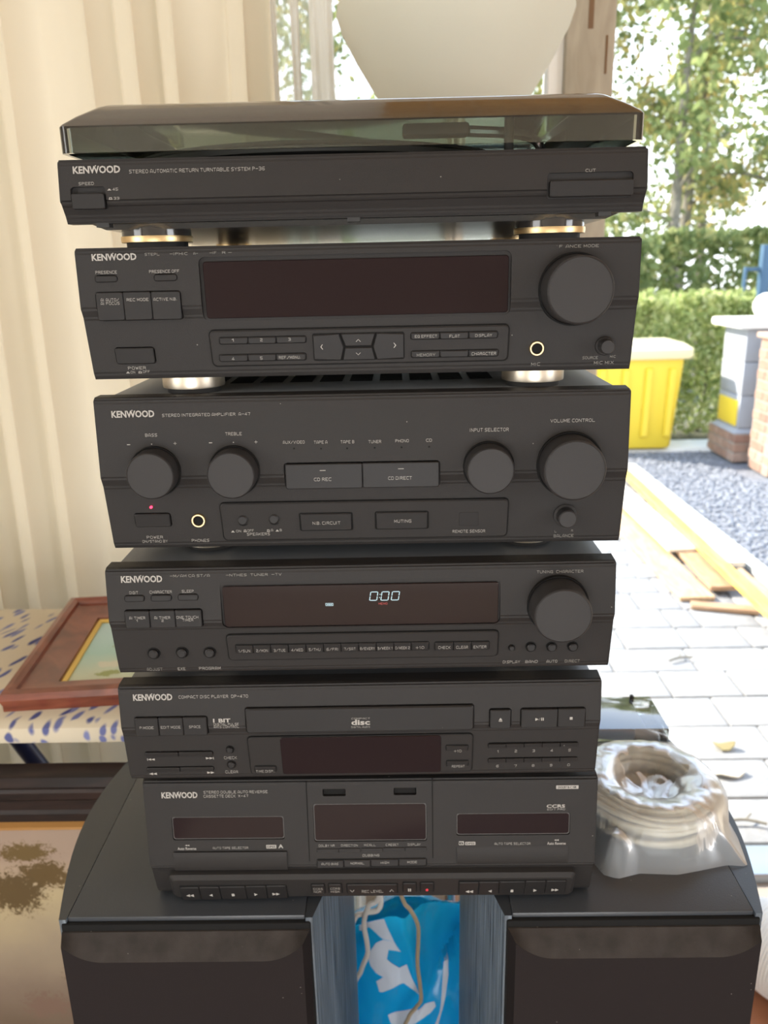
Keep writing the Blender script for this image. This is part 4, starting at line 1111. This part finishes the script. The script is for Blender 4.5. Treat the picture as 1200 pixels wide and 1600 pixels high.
# smoked lid: a hollow moulding with sloping shoulders
def lid_ring(i, z, r=.006):
    cx, cy = 0, .165
    return [(cx+p[0], cy+p[1], z) for p in rrect(.3545-2*i, .330-2*i, max(.002, r), 4)]
z0 = up+.0032
out_ = [(0, z0), (0, z0+.0150), (.0008, z0+.0162), (.0075, z0+.0215), (.018, z0+.0282), (.022, z0+.0298), (.03, z0+.0305)]
in_ = [(.03, z0+.0280), (.022, z0+.0273), (.0195, z0+.0262), (.0095, z0+.0198), (.0032, z0+.0150), (.0028, z0+.0145), (.0028, z0)]
b = bmesh.new(); rs = [lid_ring(i, z) for i, z in out_]; ri = [lid_ring(i, z) for i, z in in_]
R1 = rings(b, rs, False, True); R2 = rings(b, ri, True, False)
n_ = len(R1[0])
for i in range(n_): b.faces.new((R1[0][i], R1[0][(i+1) % n_], R2[-1][(i+1) % n_], R2[-1][i]))
lid = obj('dust_cover', b, M['smoke'], tt, 20); lid.data.materials.append(M['smoke_dusty_sheen'])
for f in lid.data.polygons:
    if f.normal.z > .25: f.material_index = 1                       # dust plus the ceiling's reflection, painted onto the sloping shoulders
for sx in (-.1745, .1745): obj('lid_rest', bx(sx-.003, sx+.003, .05, .06, up, z0+.0002), M['rubber'], tt)
b = bmesh.new(); lathe(b, [(.145, up+.0006), (.149, up+.003), (.149, up+.0065), (.146, up+.0080)], 96, 'z', (-.03, .163, 0)); pl = obj('platter', b, M['platter'], tt)
b = bmesh.new(); lathe(b, [(.142, up+.0080), (.142, up+.0105), (.05, up+.0105), (.003, up+.0105), (.003, up+.018), (.001, up+.0185)], 96, 'z', (-.03, .163, 0)); obj('rubber_mat', b, M['rubber'], pl)
b = bmesh.new(); tube(b, spline([(.148, .27, up+.019), (.146, .18, up+.019), (.12, .09, up+.019), (.075, .055, up+.018)], 6), .0035, 10); arm = obj('tonearm', b, M['gloss'], tt)
b = bx(.032, .075, .036, .054, up+.0135, up+.021, bev=.002); obj('headshell', b, M['rubber'], arm)
b = bmesh.new(); lathe(b, [(.014, up), (.014, up+.014), (.009, up+.022)], 32, 'z', (.148, .27, 0)); obj('arm_pivot', b, M['rubber'], tt)
b = bmesh.new(); lathe(b, [(.003, up), (.003, up+.021), (.002, up+.022)], 16, 'z', (.098, .02, 0)); obj('arm_rest_post', b, M['rubber'], tt)
# ================================================================ things in the room
# ---- loudspeakers
M['vinyl'] = plain('black_vinyl_top', (.036, .041, .048), .36, bump=.12, bscale=900, dust=.10)
M['ash'] = wood('black_ash_veneer', (.026, .034, .044), (.16, .195, .23), (140, 140, 2.2), .38, bump=.2, wscale=4.0, spec=.6)
M['grille'] = plain('grille_cloth', (.019, .0155, .0155), .95, bump=.5, bscale=1800, spec=.08, dust=.14)
M['grille_dust_lit'] = plain('dusty_lit_grille_edge', (.040, .035, .032), .95, bump=.5, bscale=1800, spec=.1, var=.2, vscale=60, dust=.3)  # dust, with ceiling light on the chamfer put into the paler colour
def loudspeaker(x, label):
    t = thing('loudspeaker', label, 'loudspeaker', (x, -.011, 0), 0, 'pair of loudspeakers')
    H = SPK_TOP; D = .272; hw = .103; sag = .0235
    n_ = 18
    obj('carcass', bx(-.094, .094, .012, D-.002, .004, H-.007), M['void'], t)
    obj('top_panel', bx(-.0968, .0968, .004, D, H-.008, H, bev=.0012), M['vinyl'], t)
    for s in (-1, 1):
        outer = [(s*(hw+sag*math.sin(PI*i/n_)), .002+(D-.002)*i/n_) for i in range(n_+1)]
        poly = outer + [(s*.0972, D), (s*.0972, .002)]
        b = bmesh.new(); rings(b, [[(p[0], p[1], z) for p in poly] for z in (0, H-.0005)]); sp_ = obj('side_panel', b, M['ash'], t, 25); sp_.data.materials.append(M['vinyl'])
        for f in sp_.data.polygons:
            if f.normal.z > .9: f.material_index = 1
    obj('front_baffle', bx(-hw+.0015, hw-.0015, 0, .012, .004, H-.004, bev=.002), M['void'], t)
    # cloth grille: flat front whose top is chamfered, the chamfer running out in a curve at both corners
    b = bmesh.new(); N = 40; top, mid, low = [], [], []
    zt_, dz = H-.010, .0155
    for i in range(N+1):
        u = -1+2*i/N; xx = u*(hw-.0025)
        k = 1-max(0, (abs(u)-.66)/.34)**2.2                    # 1 in the middle, 0 at the corners
        top.append((xx, -.0015, zt_)); mid.append((xx*.957, -.0150, zt_-.0015-dz*k))
        low.append((xx*.957, -.0150, .03))
    back_t = [(p[0], .003, p[2]) for p in top]; back_l = [(p[0], .003, .03) for p in low]
    # front below the chamfer is one flat plane
    rings(b, [back_t, top, mid, low, back_l], False, False, close=False)
    for side in (0, -1):
        b.faces.new([b.verts.new(q[side]) for q in (back_t, top, mid, low, back_l)])
    bmesh.ops.remove_doubles(b, verts=b.verts[:], dist=1e-6)
    g = obj('grille', b, M['grille'], t, 18); g.data.materials.append(M['grille_dust_lit'])
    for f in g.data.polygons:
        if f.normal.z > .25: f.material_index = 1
    obj('plinth', bx(-hw+.004, hw-.004, -.012, .006, .002, .032, bev=.002), M['void'], t)
    return t
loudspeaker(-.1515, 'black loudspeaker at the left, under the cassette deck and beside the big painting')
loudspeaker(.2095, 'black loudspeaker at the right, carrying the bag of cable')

# ---- curtains
M['curtain'] = cloth('cream_curtain', (.82, .74, .59), .20)
M['sheer'] = cloth('sheer_curtain', (.86, .86, .83), .5, clear=.55)
def curtain(name, label, x0, x1, y, zb, zt_, fold, mat, n, seed, amp=.02, thick=.0012):
    b = bmesh.new(); rows = []
    for z in [zb+(zt_-zb)*k/8 for k in range(9)]:
        r = []
        for i in range(n+1):
            s = i/n; t = s*(x1-x0)/fold*2*PI
            ph = t+1.1*math.sin(t*.37+seed)+.5*math.sin(t*.71+seed*2)
            sw = 1+.25*(zt_-z)/(zt_-zb)
            r.append((x0+(x1-x0)*s+amp*.55*math.sin(2*ph)*.6+.012*(zt_-z)*math.sin(t*.2+seed), y+amp*sw*(math.sin(ph)+.35*math.sin(2*ph+.6)), z))
        rows.append(r)
    rings(b, rows, False, False, close=False)
    o = obj(name, b, mat, None, 180, fix=False); tag(o, label, 'curtain'); return o
curtain('curtain', 'thick cream curtain hanging in soft pleats at the left', -1.7, -.135, .845, .02, 2.35, .085, M['curtain'], 560, 1.3, .017)
M['sheer_fold'] = cloth('folded_sheer', (.84, .81, .74), .42, clear=.04)
sh = thing('sheer_curtain', 'sheer white curtain with two see-through strips beside the lamp bowl', 'curtain', (-.10, .80, 0))
def drape(name, x0, x1, n, d, mat, par):
    b = bmesh.new(); rows = []
    for z in [.02, .6, 1.2, 1.8, 2.35]:
        rows.append([(x0+(x1-x0)*i/n+.10+.003*math.sin(z*3), d*math.sin(i*2*PI/6+z)+.004*math.sin(i*.9), z) for i in range(n+1)])
    rings(b, rows, False, False, close=False); obj(name, b, mat, par, 80, fix=False)
drape('sheer_panel', -.143, -.052, 60, .0018, M['sheer'], sh)
for x0, x1 in ((-.143, -.136), (-.1146, -.1015), (-.0872, -.053)): drape('folded_strip', x0, x1, 18, .004, M['sheer_fold'], sh)
for o in sh.children:
    if o.name.startswith('folded'): o.location.y = -.009

# ---- uplighter lamp with a white bowl
M['opal'] = cloth('opal_glass', (.80, .79, .70), .42)
lp = thing('floor_lamp', 'floor lamp with a large white bowl shade behind the turntable', 'lamp', (.108, .60, 0))
b = bmesh.new(); pr = [(.028, 1.535), (.055, 1.553), (.082, 1.580), (.1035, 1.612), (.124, 1.645), (.1405, 1.676), (.1465, 1.694), (.145, 1.703), (.137, 1.712), (.124, 1.717)]
lathe(b, pr+[(r-.003, z-.001) for r, z in pr[::-1]], 72, 'z', cap0=False, cap1=False); obj('lamp_shade', b, M['opal'], lp, 60)
b = bmesh.new(); lathe(b, [(.012, .02), (.012, 1.53), (.030, 1.538), (.030, 1.546)], 24); obj('pole', b, M['steel'], lp)
b = bmesh.new(); lathe(b, [(.13, 0), (.13, .015), (.12, .022), (.014, .03)], 48); obj('base', b, M['steel'], lp)
b = bmesh.new(); lathe(b, [(.015, 1.546), (.015, 1.60), (.03, 1.62), (.022, 1.655), (.004, 1.662)], 24); obj('bulb', b, M['opal'], lp)

# ---- ironing board
def board_cover():
    m, n, l, b = new_mat('patterned_cover'); tc = n.new('ShaderNodeTexCoord')
    mp = nd(n, 'ShaderNodeMapping'); mp.inputs['Scale'].default_value = (38, 21, 50); mp.inputs['Rotation'].default_value = (0, 0, -.9)
    dn = nd(n, 'ShaderNodeTexNoise', i_Scale=9.0, i_Detail=2); av = nd(n, 'ShaderNodeMix', data_type='VECTOR'); av.inputs[0].default_value = .04
    l.new(tc.outputs['Object'], dn.inputs['Vector']); l.new(tc.outputs['Object'], av.inputs['A']); l.new(dn.outputs['Color'], av.inputs['B']); l.new(av.outputs['Result'], mp.inputs[0])
    mp2 = nd(n, 'ShaderNodeMapping'); mp2.inputs['Scale'].default_value = (1, 2.6, 1); l.new(mp.outputs[0], mp2.inputs[0])
    vo = nd(n, 'ShaderNodeTexVoronoi', i_Scale=1.0, i_Randomness=1.0); l.new(mp2.outputs[0], vo.inputs['Vector'])
    r = ramp(n, [(0, (1, 1, 1)), (.27, (1, 1, 1)), (.42, (0, 0, 0))]); l.new(vo.outputs['Distance'], r.inputs[0])
    sc = n.new('ShaderNodeSeparateColor'); l.new(vo.outputs['Color'], sc.inputs[0]); lt = nd(n, 'ShaderNodeMath', operation='LESS_THAN'); lt.inputs[1].default_value = .80; l.new(sc.outputs[0], lt.inputs[0])
    mu = nd(n, 'ShaderNodeMath', operation='MULTIPLY'); l.new(r.outputs[0], mu.inputs[0]); l.new(lt.outputs[0], mu.inputs[1])
    mx = nd(n, 'ShaderNodeMix', data_type='RGBA'); l.new(mu.outputs[0], mx.inputs[0]); mx.inputs['A'].default_value = (.62, .55, .42, 1)
    r2 = ramp(n, [(0, (.05, .06, .20)), (1, (.20, .22, .42))]); l.new(sc.outputs[1], r2.inputs[0]); l.new(r2.outputs[0], mx.inputs['B'])
    l.new(mx.outputs['Result'], b.inputs['Base Color']); b.inputs['Roughness'].default_value = .85; return m
ib = thing('ironing_board', 'ironing board with a cream cover patterned in blue, on dark blue legs', 'ironing board', (-.76, .49, 0))
b = bmesh.new(); rs = []
for i, z in ((.010, .853), (.002, .857), (0, .866), (.003, .876), (.012, .882)): rs.append([(p[0], p[1], z) for p in rrect(1.25-2*i, .36-2*i, .05, 6)])
rings(b, rs); obj('padded_cover', b, board_cover(), ib)
M['bluetube'] = plain('dark_blue_tube', (.022, .035, .12), .3)
for yy in (-.11, .11):
    b = bmesh.new(); tube(b, [(.16, yy*.6-.05, .852), (.60, yy*.6-.05, .02)], .013, 12); o = obj('leg', b, M['bluetube'], ib)
    b = bmesh.new(); tube(b, [(.14, yy-.05+.02*(1 if yy > 0 else -1), .852), (-.50, yy-.05+.02*(1 if yy > 0 else -1), .02)], .012, 12); obj('leg', b, M['bluetube'], ib)
for xx in (-.5, .5):
    b = bmesh.new(); tube(b, [(xx, -.14, .012), (xx, .14, .012)], .012, 10); obj('foot_bar', b, M['bluetube'], ib)

# ---- pictures
def picture_frame(name, label, w_, h_, prof, fw_, mat_fn, art, loc, rot, cat):
    """prof: (inset, height, material) steps from the outer rim to the sight edge; lies in its own x/y, face up"""
    t = thing(name, label, cat, loc); t.rotation_euler = rot
    for k, part in (('frame_moulding', 0), ('frame_cove', 2), ('gilt_slip', 1)):
        P = [p for p in prof if p[2] == part]
        if not P: continue
        b = bmesh.new()
        def rg(i, z): return [(-w_/2+i, -h_/2+i, z), (w_/2-i, -h_/2+i, z), (w_/2-i, h_/2-i, z), (-w_/2+i, h_/2-i, z)]
        R_ = rings(b, [rg(P[0][0], 0)] + [rg(i, z) for i, z, _ in P] + [rg(P[-1][0], 0)], False, False)
        for i in range(4): b.faces.new((R_[0][i], R_[0][(i+1) % 4], R_[-1][(i+1) % 4], R_[-1][i]))
        obj(k, b, mat_fn[part], t, 30)
    ins = prof[-1][0]
    obj('painting', bx(-w_/2+ins, w_/2-ins, -h_/2+ins, h_/2-ins, .001, prof[-1][1]-.002), art, t)
    return t
M['mahog'] = wood('mahogany', (.13, .030, .016), (.24, .065, .035), (6, 6, 30), .3, coat=.3)
M['cove'] = wood('dark_cove', (.06, .03, .022), (.17, .06, .04), (8, 8, 30), .35, coat=.2)
M['ebony'] = wood('dark_stained_frame', (.010, .0065, .006), (.028, .015, .012), (4, 30, 30), .42, coat=.05, spec=.3)
M['gilt'] = plain('gilt', (.72, .50, .14), .35, metal=.6)
M['gilt_dull'] = plain('dull_gilt', (.34, .17, .045), .45, metal=.3)
def art(name, sky, blobs, ground=None, tex=60):
    """painted picture: soft vertical tones plus clumps of brushwork at given places (object x, y, radius, colour)"""
    m, n, l, b = new_mat(name); tc = n.new('ShaderNodeTexCoord'); sp = n.new('ShaderNodeSeparateXYZ'); l.new(tc.outputs['Object'], sp.inputs[0])
    t0 = nd(n, 'ShaderNodeTexNoise', i_Scale=7.0, i_Detail=5); l.new(tc.outputs['Object'], t0.inputs['Vector'])
    ad = nd(n, 'ShaderNodeMath', operation='MULTIPLY_ADD'); ad.inputs[1].default_value = .16; l.new(t0.outputs[0], ad.inputs[0]); l.new(sp.outputs['Y'], ad.inputs[2])
    mr = nd(n, 'ShaderNodeMapRange'); mr.inputs['From Min'].default_value = sky[0]; mr.inputs['From Max'].default_value = sky[1]; l.new(ad.outputs[0], mr.inputs[0])
    r = ramp(n, sky[2]); l.new(mr.outputs[0], r.inputs[0]); cur = r.outputs[0]
    tb = nd(n, 'ShaderNodeTexNoise', i_Scale=float(tex), i_Detail=10, i_Roughness=.78); l.new(tc.outputs['Object'], tb.inputs['Vector'])
    for (bx_, by_, rx, ry, c, dens) in blobs:
        mp = nd(n, 'ShaderNodeMapping'); mp.inputs['Location'].default_value = (-bx_/rx, -by_/ry, 0); mp.inputs['Scale'].default_value = (1/rx, 1/ry, 0); l.new(tc.outputs['Object'], mp.inputs[0])
        ln = nd(n, 'ShaderNodeVectorMath', operation='LENGTH'); l.new(mp.outputs[0], ln.inputs[0])
        a = nd(n, 'ShaderNodeMath', operation='MULTIPLY_ADD'); a.inputs[1].default_value = -.55; a.inputs[2].default_value = dens-.11; l.new(ln.outputs['Value'], a.inputs[0])
        a2 = nd(n, 'ShaderNodeMath', operation='ADD'); l.new(a.outputs[0], a2.inputs[0]); l.new(tb.outputs[0], a2.inputs[1])
        rr = ramp(n, [(.545, (0, 0, 0)), (.62, (1, 1, 1))]); l.new(a2.outputs[0], rr.inputs[0])
        mx = nd(n, 'ShaderNodeMix', data_type='RGBA'); l.new(rr.outputs[0], mx.inputs[0]); l.new(cur, mx.inputs['A']); mx.inputs['B'].default_value = (*c, 1); cur = mx.outputs['Result']
    l.new(cur, b.inputs['Base Color']); b.inputs['Roughness'].default_value = .55; b.inputs['Specular IOR Level'].default_value = .3
    bp = nd(n, 'ShaderNodeBump', i_Strength=.15, i_Distance=.001); l.new(tb.outputs[0], bp.inputs['Height']); l.new(bp.outputs[0], b.inputs['Normal']); return m
small_art = art('landscape_sketch', (-.09, .16, [(0, (.42, .34, .20)), (.35, (.55, .58, .42)), (.6, (.40, .58, .50)), (1, (.46, .62, .60))]),
                [(-.10, -.045, .05, .022, (.62, .60, .46), .42), (-.085, .010, .05, .018, (.30, .32, .12), .40), (-.10, -.072, .05, .018, (.33, .36, .14), .42), (-.06, -.06, .03, .03, (.50, .42, .30), .42)], tex=55)
picture_frame('framed_picture', 'mahogany framed landscape with gilt slip lying flat on the ironing board', .42, .31,
              [(.003, .008, 0), (0, .016, 0), (.002, .024, 0), (.010, .0265, 0), (.016, .023, 0), (.018, .0185, 0), (.018, .0180, 2), (.021, .0145, 2), (.025, .0165, 2), (.030, .0145, 2), (.044, .010, 2), (.046, .0105, 2), (.0465, .0095, 2), (.0465, .0115, 0), (.055, .0105, 0), (.056, .007, 0), (.056, .0075, 1), (.058, .0085, 1), (.063, .006, 1)], .063, (M['mahog'], M['gilt'], M['cove']), small_art, (-.272, .512, .882), (0, 0, .09), 'picture')
big_art = art('autumn_landscape', (-.36, .36, [(0, (.09, .07, .045)), (.58, (.12, .085, .055)), (.72, (.20, .15, .11)), (.82, (.30, .24, .165)), (.90, (.42, .34, .20)), (.96, (.37, .28, .195)), (1, (.33, .245, .185))]),
              [(.115, .292, .07, .03, (.13, .085, .03), .44), (.135, .258, .075, .04, (.11, .07, .025), .44), (.095, .232, .07, .06, (.10, .065, .025), .46), (.170, .222, .03, .05, (.12, .075, .025), .42),
               (.17, .10, .07, .06, (.15, .095, .06), .36), (.11, .05, .09, .06, (.17, .11, .08), .36), (.17, .04, .06, .04, (.30, .17, .07), .30), (-.1, -.12, .12, .08, (.08, .06, .03), .44), (.1, -.02, .12, .07, (.10, .08, .06), .42)], tex=150)
picture_frame('framed_painting', 'large autumn landscape in a dark stained frame leaning behind the left loudspeaker', .72, .833,
              [(0, .018, 0), (.003, .026, 0), (.014, .029, 0), (.020, .024, 0), (.024, .026, 0), (.034, .024, 0), (.040, .018, 0), (.054, .016, 0), (.058, .019, 0), (.070, .017, 0), (.072, .011, 0), (.072, .012, 1), (.085, .008, 1), (.088, .009, 1), (.090, .006, 1)], .09, (M['ebony'], M['gilt_dull']), big_art, (-.56, .299, .4175), (PI/2-.012, 0, 0), 'painting')

# ---- coil of cable in a clear bag
M['cable'] = plain('cream_cable', (.66, .58, .42), .45)
cx0, cy0, zb_ = .256, .112, SPK_TOP
Rm, rm = .047, .0195
b = bmesh.new()
for i in range(46):
    a = random.random()*6.28; q = rm*.92*math.sqrt(random.random()); dr, dz = q*math.cos(a), q*math.sin(a); w1_, w2_ = random.random()*6, random.random()*6
    pts = [(cx0+(Rm+dr+.0015*math.sin(2*t+w1_))*math.cos(t), cy0+(Rm+dr+.0015*math.sin(2*t+w1_))*math.sin(t), zb_+.0225+dz+.0012*math.sin(3*t+w2_)) for t in [k*2*PI/40 for k in range(41)]]
    tube(b, pts, .0024, 6, cap=False)
tag(obj('cable_coil', b, M['cable'], None, 60), 'coil of cream cable inside the clear plastic bag', 'cable')
M['film'] = film('clear_plastic_bag', (.93, .95, .96), .42, (.70, .77, .84), rough=.33, spec=.6)
outl = [(.191, .20), (.205, .228), (.236, .232), (.276, .236), (.321, .232), (.324, .202), (.321, .160), (.330, .125), (.328, .078), (.322, .042), (.305, .044), (.277, .037), (.259, .033), (.227, .035), (.207, .029), (.196, .034), (.190, .052), (.1865, .10), (.187, .15)]
def out_r(t):
    best = .06
    for k in range(len(outl)):
        a, c = Vector(outl[k])-Vector((cx0, cy0)), Vector(outl[(k+1) % len(outl)])-Vector((cx0, cy0)); d = Vector((math.cos(t), math.sin(t)))
        den = d.x*(c.y-a.y)-d.y*(c.x-a.x)
        if abs(den) < 1e-9: continue
        s = (a.x*(c.y-a.y)-a.y*(c.x-a.x))/den; u = (a.x*d.y-a.y*d.x)/den
        if s > 0 and -.001 <= u <= 1.001: best = max(best, s)
    return best
b = bmesh.new(); NA, NR = 150, 40; rows = []
for j in range(NR+1):
    r = []
    for i in range(NA):
        t = 2*PI*i/NA; ro = out_r(t); f = j/NR; rr = ro*(f**.9)
        dr = (rr-Rm)/(rm+.003); hz = .0225+(rm+.003)*math.sqrt(max(0, 1-dr*dr)) if abs(dr) < 1 else 0
        if rr < Rm: hz = max(hz, .025+.016*(rr/Rm)**2)                          # the film sags into the hole
        else: hz = max(hz, .038*max(0, 1-max(0, (rr-Rm-rm*.55))/max(.004, ro-Rm-rm*.55))**1.3)
        x, y = cx0+rr*math.cos(t), cy0+rr*math.sin(t)
        cr_ = abs(noise.noise(Vector((x*38, y*38, 1.7))))+.6*abs(noise.noise(Vector((x*85, y*60, 4.2))))
        pk = .020*math.exp(-((x-.205)**2+(y-.043)**2)/.00022)                  # gathered corner at the front left
        z = zb_+.0006+hz+(.0038*cr_+pk)*min(1, (1-f)*6)
        r.append((min(x, .40), y, z))
    rows.append(r)
rings(b, rows, False, False)
bot = [(p[0], p[1], zb_+.0003) for p in rows[-1]]
bag = obj('plastic_bag', b, M['film'], None, 50, fix=False); tag(bag, 'crumpled clear plastic bag around the cable coil on the right loudspeaker', 'bag')

# ---- cassette cases behind the bag
M['clear'] = film('clear_case', (.95, .97, 1), .06, (.75, .88, 1), rough=.06, spec=2.0, ior=1.9)
def cassette_case(x, y, z, rz, label, col):
    t = thing('cassette_case', label, 'case', (x, y, z), rz, 'clear cases behind the bag')
    b = bx(-.0545, .0545, -.035, .035, .0005, .0155, bev=.0015); obj('shell', b, M['clear'], t)
    obj('paper_insert', bx(-.022, .030, -.0325, .0325, .0146, .0150), plain('insert_paper', col, .5), t)
    obj('spine', bx(-.051, -.034, -.0325, .0325, .003, .0149), plain('insert_spine', (.20, .46, .78), .4), t)
    obj('hinge_strip', bx(-.0535, -.0515, -.033, .033, .002, .0150), plain('case_strip', (.06, .07, .09), .4), t)
    obj('clip', bx(.030, .034, .028, .0335, .0155, .019, bev=.0008), M['rubber'], t)
cassette_case(.262, .269, SPK_TOP, .0, 'clear case with a pale blue paper insert behind the plastic bag', (.50, .68, .90))

# ---- blue shopping bag between the loudspeakers
M['bagblue'] = film('blue_plastic', (.02, .42, .95), .93, (.02, .60, 1.0), rough=.22, spec=.8)
M['bagwhite'] = plain('white_print', (.66, .74, .85), .4)
sb = thing('shopping_bag', 'glossy blue shopping bag with large white letters standing between the loudspeakers', 'bag', (.03, .42, 0))
FOLD = [(.024, .620), (.026, .57), (.030, .536), (.038, .49), (.045, .45), (.040, .40), (.03, .0)]
TOPL = [(-.13, .48), (-.07, .525), (-.037, .548), (-.023, .557), (-.011, .564), (.002, .574), (.016, .582), (.029, .581), (.049, .581), (.062, .573), (.082, .560), (.101, .545), (.14, .53), (.19, .50)]
def lerp_tab(T, v, a=0, c=1):
    for p, q in zip(T, T[1:]):
        lo, hi = (p, q) if p[a] <= q[a] else (q, p)
        if lo[a] <= v <= hi[a]: return lo[c]+(hi[c]-lo[c])*(v-lo[a])/max(1e-9, hi[a]-lo[a])
    return T[0][c] if abs(v-T[0][a]) < abs(v-T[-1][a]) else T[-1][c]
def bag_y(x, z):
    fx = lerp_tab(FOLD, z, 1, 0)
    y = .318
    if x < fx: y += (fx-x)*.30
    else: y += (x-fx)*.85                                            # flank turned away to the right
    zf = .45+(x-.045)*1.10                                            # lower flap lies over the flank
    if x > .038 and z < zf: y = min(y, .318+max(0, .045-abs(z-zf))*.35+(x-.045)*.10)
    y += .010*noise.noise(Vector((x*22, z*16, 3)))+.004*noise.noise(Vector((x*60, z*30, 7)))
    return y+.04*max(0, z-.40)
NX, NZ = 90, 120; b = bmesh.new(); front, back = [], []
for j in range(NZ+1):
    rf, rb = [], []
    for i in range(NX+1):
        x = -.13+.32*i/NX; zt_ = lerp_tab(TOPL, x); z = .004+(zt_-.004)*(j/NZ)
        yf = bag_y(x, z)
        rf.append((x-.03, yf-.42, z)); rb.append((x-.03, max(yf+.004, .52-.16*(j/NZ)**6)-.42, z))
    front.append(rf); back.append(rb)
R1 = rings(b, front, False, False, close=False); R2 = rings(b, back, False, False, close=False)
for j in range(NZ):
    b.faces.new((R1[j][0], R1[j+1][0], R2[j+1][0], R2[j][0])); b.faces.new((R1[j][-1], R2[j][-1], R2[j+1][-1], R1[j+1][-1]))
b.faces.new(R1[0]+R2[0][::-1])
obj('bag_body', b, M['bagblue'], sb, 60)
LET = [[(-.035, .549), (-.025, .556), (-.001, .571), (.002, .562), (.012, .534), (-.003, .536), (-.006, .558), (-.022, .549), (-.028, .542), (-.035, .538)],
       [(-.003, .535), (-.013, .527), (-.021, .512), (-.024, .498), (-.021, .486), (-.014, .477), (-.004, .471), (-.014, .461), (-.010, .444), (-.006, .445), (.024, .464), (.045, .453), (.028, .496), (.018, .486), (.004, .49), (-.005, .496), (-.009, .504), (-.006, .511), (.004, .518), (.021, .518), (.012, .534)],
       [(.001, .405), (.041, .427), (.053, .432), (.065, .438), (.067, .432), (.059, .419), (.049, .411), (.025, .392), (.005, .392)],
       [(.083, .495), (.085, .493), (.085, .472), (.069, .391), (.064, .391), (.076, .435), (.08, .472), (.079, .486)]]
for L in LET:
    b = bmesh.new(); f = b.faces.new([b.verts.new((p[0], 0, p[1])) for p in L]); bmesh.ops.triangulate(b, faces=[f])
    for k in range(4): bmesh.ops.subdivide_edges(b, edges=[e for e in b.edges if e.calc_length() > .003], cuts=1); bmesh.ops.triangulate(b, faces=b.faces[:])
    for v in b.verts: v.co = (v.co.x-.03, bag_y(v.co.x, v.co.z)-.42-.0012, v.co.z)
    o = obj('printed_letter', b, M['bagwhite'], sb, 60)
b = bmesh.new(); tube(b, spline([(.060, .03, .55), (.058, -.02, .60), (.057, .01, .70), (.057, .10, .70), (.06, .12, .60)], 6), .0045, 8); obj('bag_handle', b, M['bagblue'], sb)

# ---- loose leads hanging behind the deck
M['lead_w'] = plain('white_lead', (.72, .70, .66), .4); M['lead_t'] = plain('tan_lead', (.36, .29, .19), .5); M['lead_g'] = plain('grey_lead', (.30, .30, .33), .5)
def lead(label, pts, r, mat):
    b = bmesh.new(); tube(b, spline(pts, 7), r, 9); tag(obj('lead', b, mat), label, 'cable', 'leads hanging behind the stack')
lead('tan flat lead hanging down the middle in front of the blue bag', [(.012, .276, .93), (.012, .292, .80), (.015, .298, .68), (.025, .299, .63), (.034, .299, .615), (.043, .299, .592), (.0435, .299, .566), (.042, .296, .533), (.045, .294, .50), (.046, .294, .474), (.040, .296, .46), (.029, .296, .441), (.022, .294, .40), (.02, .29, .2), (.03, .30, .004)], .0026, M['lead_t'])
lead('white lead looping at the left of the blue bag', [(.004, .276, .92), (.002, .296, .72), (-.006, .303, .634), (-.019, .303, .619), (-.026, .304, .59), (-.023, .304, .56), (-.023, .304, .54), (-.032, .302, .515), (-.045, .30, .46), (-.05, .30, .2), (-.04, .31, .004)], .0032, M['lead_w'])
lead('second white lead crossing behind the looping one', [(-.02, .276, .95), (-.012, .309, .70), (-.004, .312, .613), (-.024, .314, .597), (-.040, .312, .586), (-.055, .31, .50), (-.06, .31, .1), (-.05, .33, .004)], .0034, M['lead_w'])
lead('grey lead curling at the upper right above the blue bag', [(.09, .30, .95), (.094, .45, .66), (.098, .545, .44), (.104, .55, .42), (.108, .56, .38), (.115, .60, .1), (.12, .62, .004)], .0034, M['lead_g'])
lead('dark grey lead looping behind the top of the blue bag', [(.06, .29, .95), (.075, .46, .55), (.070, .52, .462), (.055, .55, .454), (.047, .56, .43), (.04, .60, .2), (.03, .62, .004)], .0036, M['lead_g'])

# ---- white ribbed cushion on the floor by the door
M['rib'] = plain('white_ribbed_cloth', (.80, .79, .74), .85)
b = bmesh.new(); rows = []
for j in range(140):
    f = -1+2*j/139; sc_ = max(.02, (1-abs(f)**3.2))**.5; rb_ = 1+.018*math.sin(j*2.2)
    rows.append([(f*.15, .092*sc_*rb_*math.cos(t), .087+.085*sc_*rb_*math.sin(t)) for t in [k*2*PI/40 for k in range(40)]])
rings(b, rows); o = tag(obj('cushion', b, M['rib'], None, 70), 'white ribbed bolster cushion on the tiles by the open door', 'cushion'); o.location = (.790, .715, .0); o.rotation_euler = (0, 0, -.95)
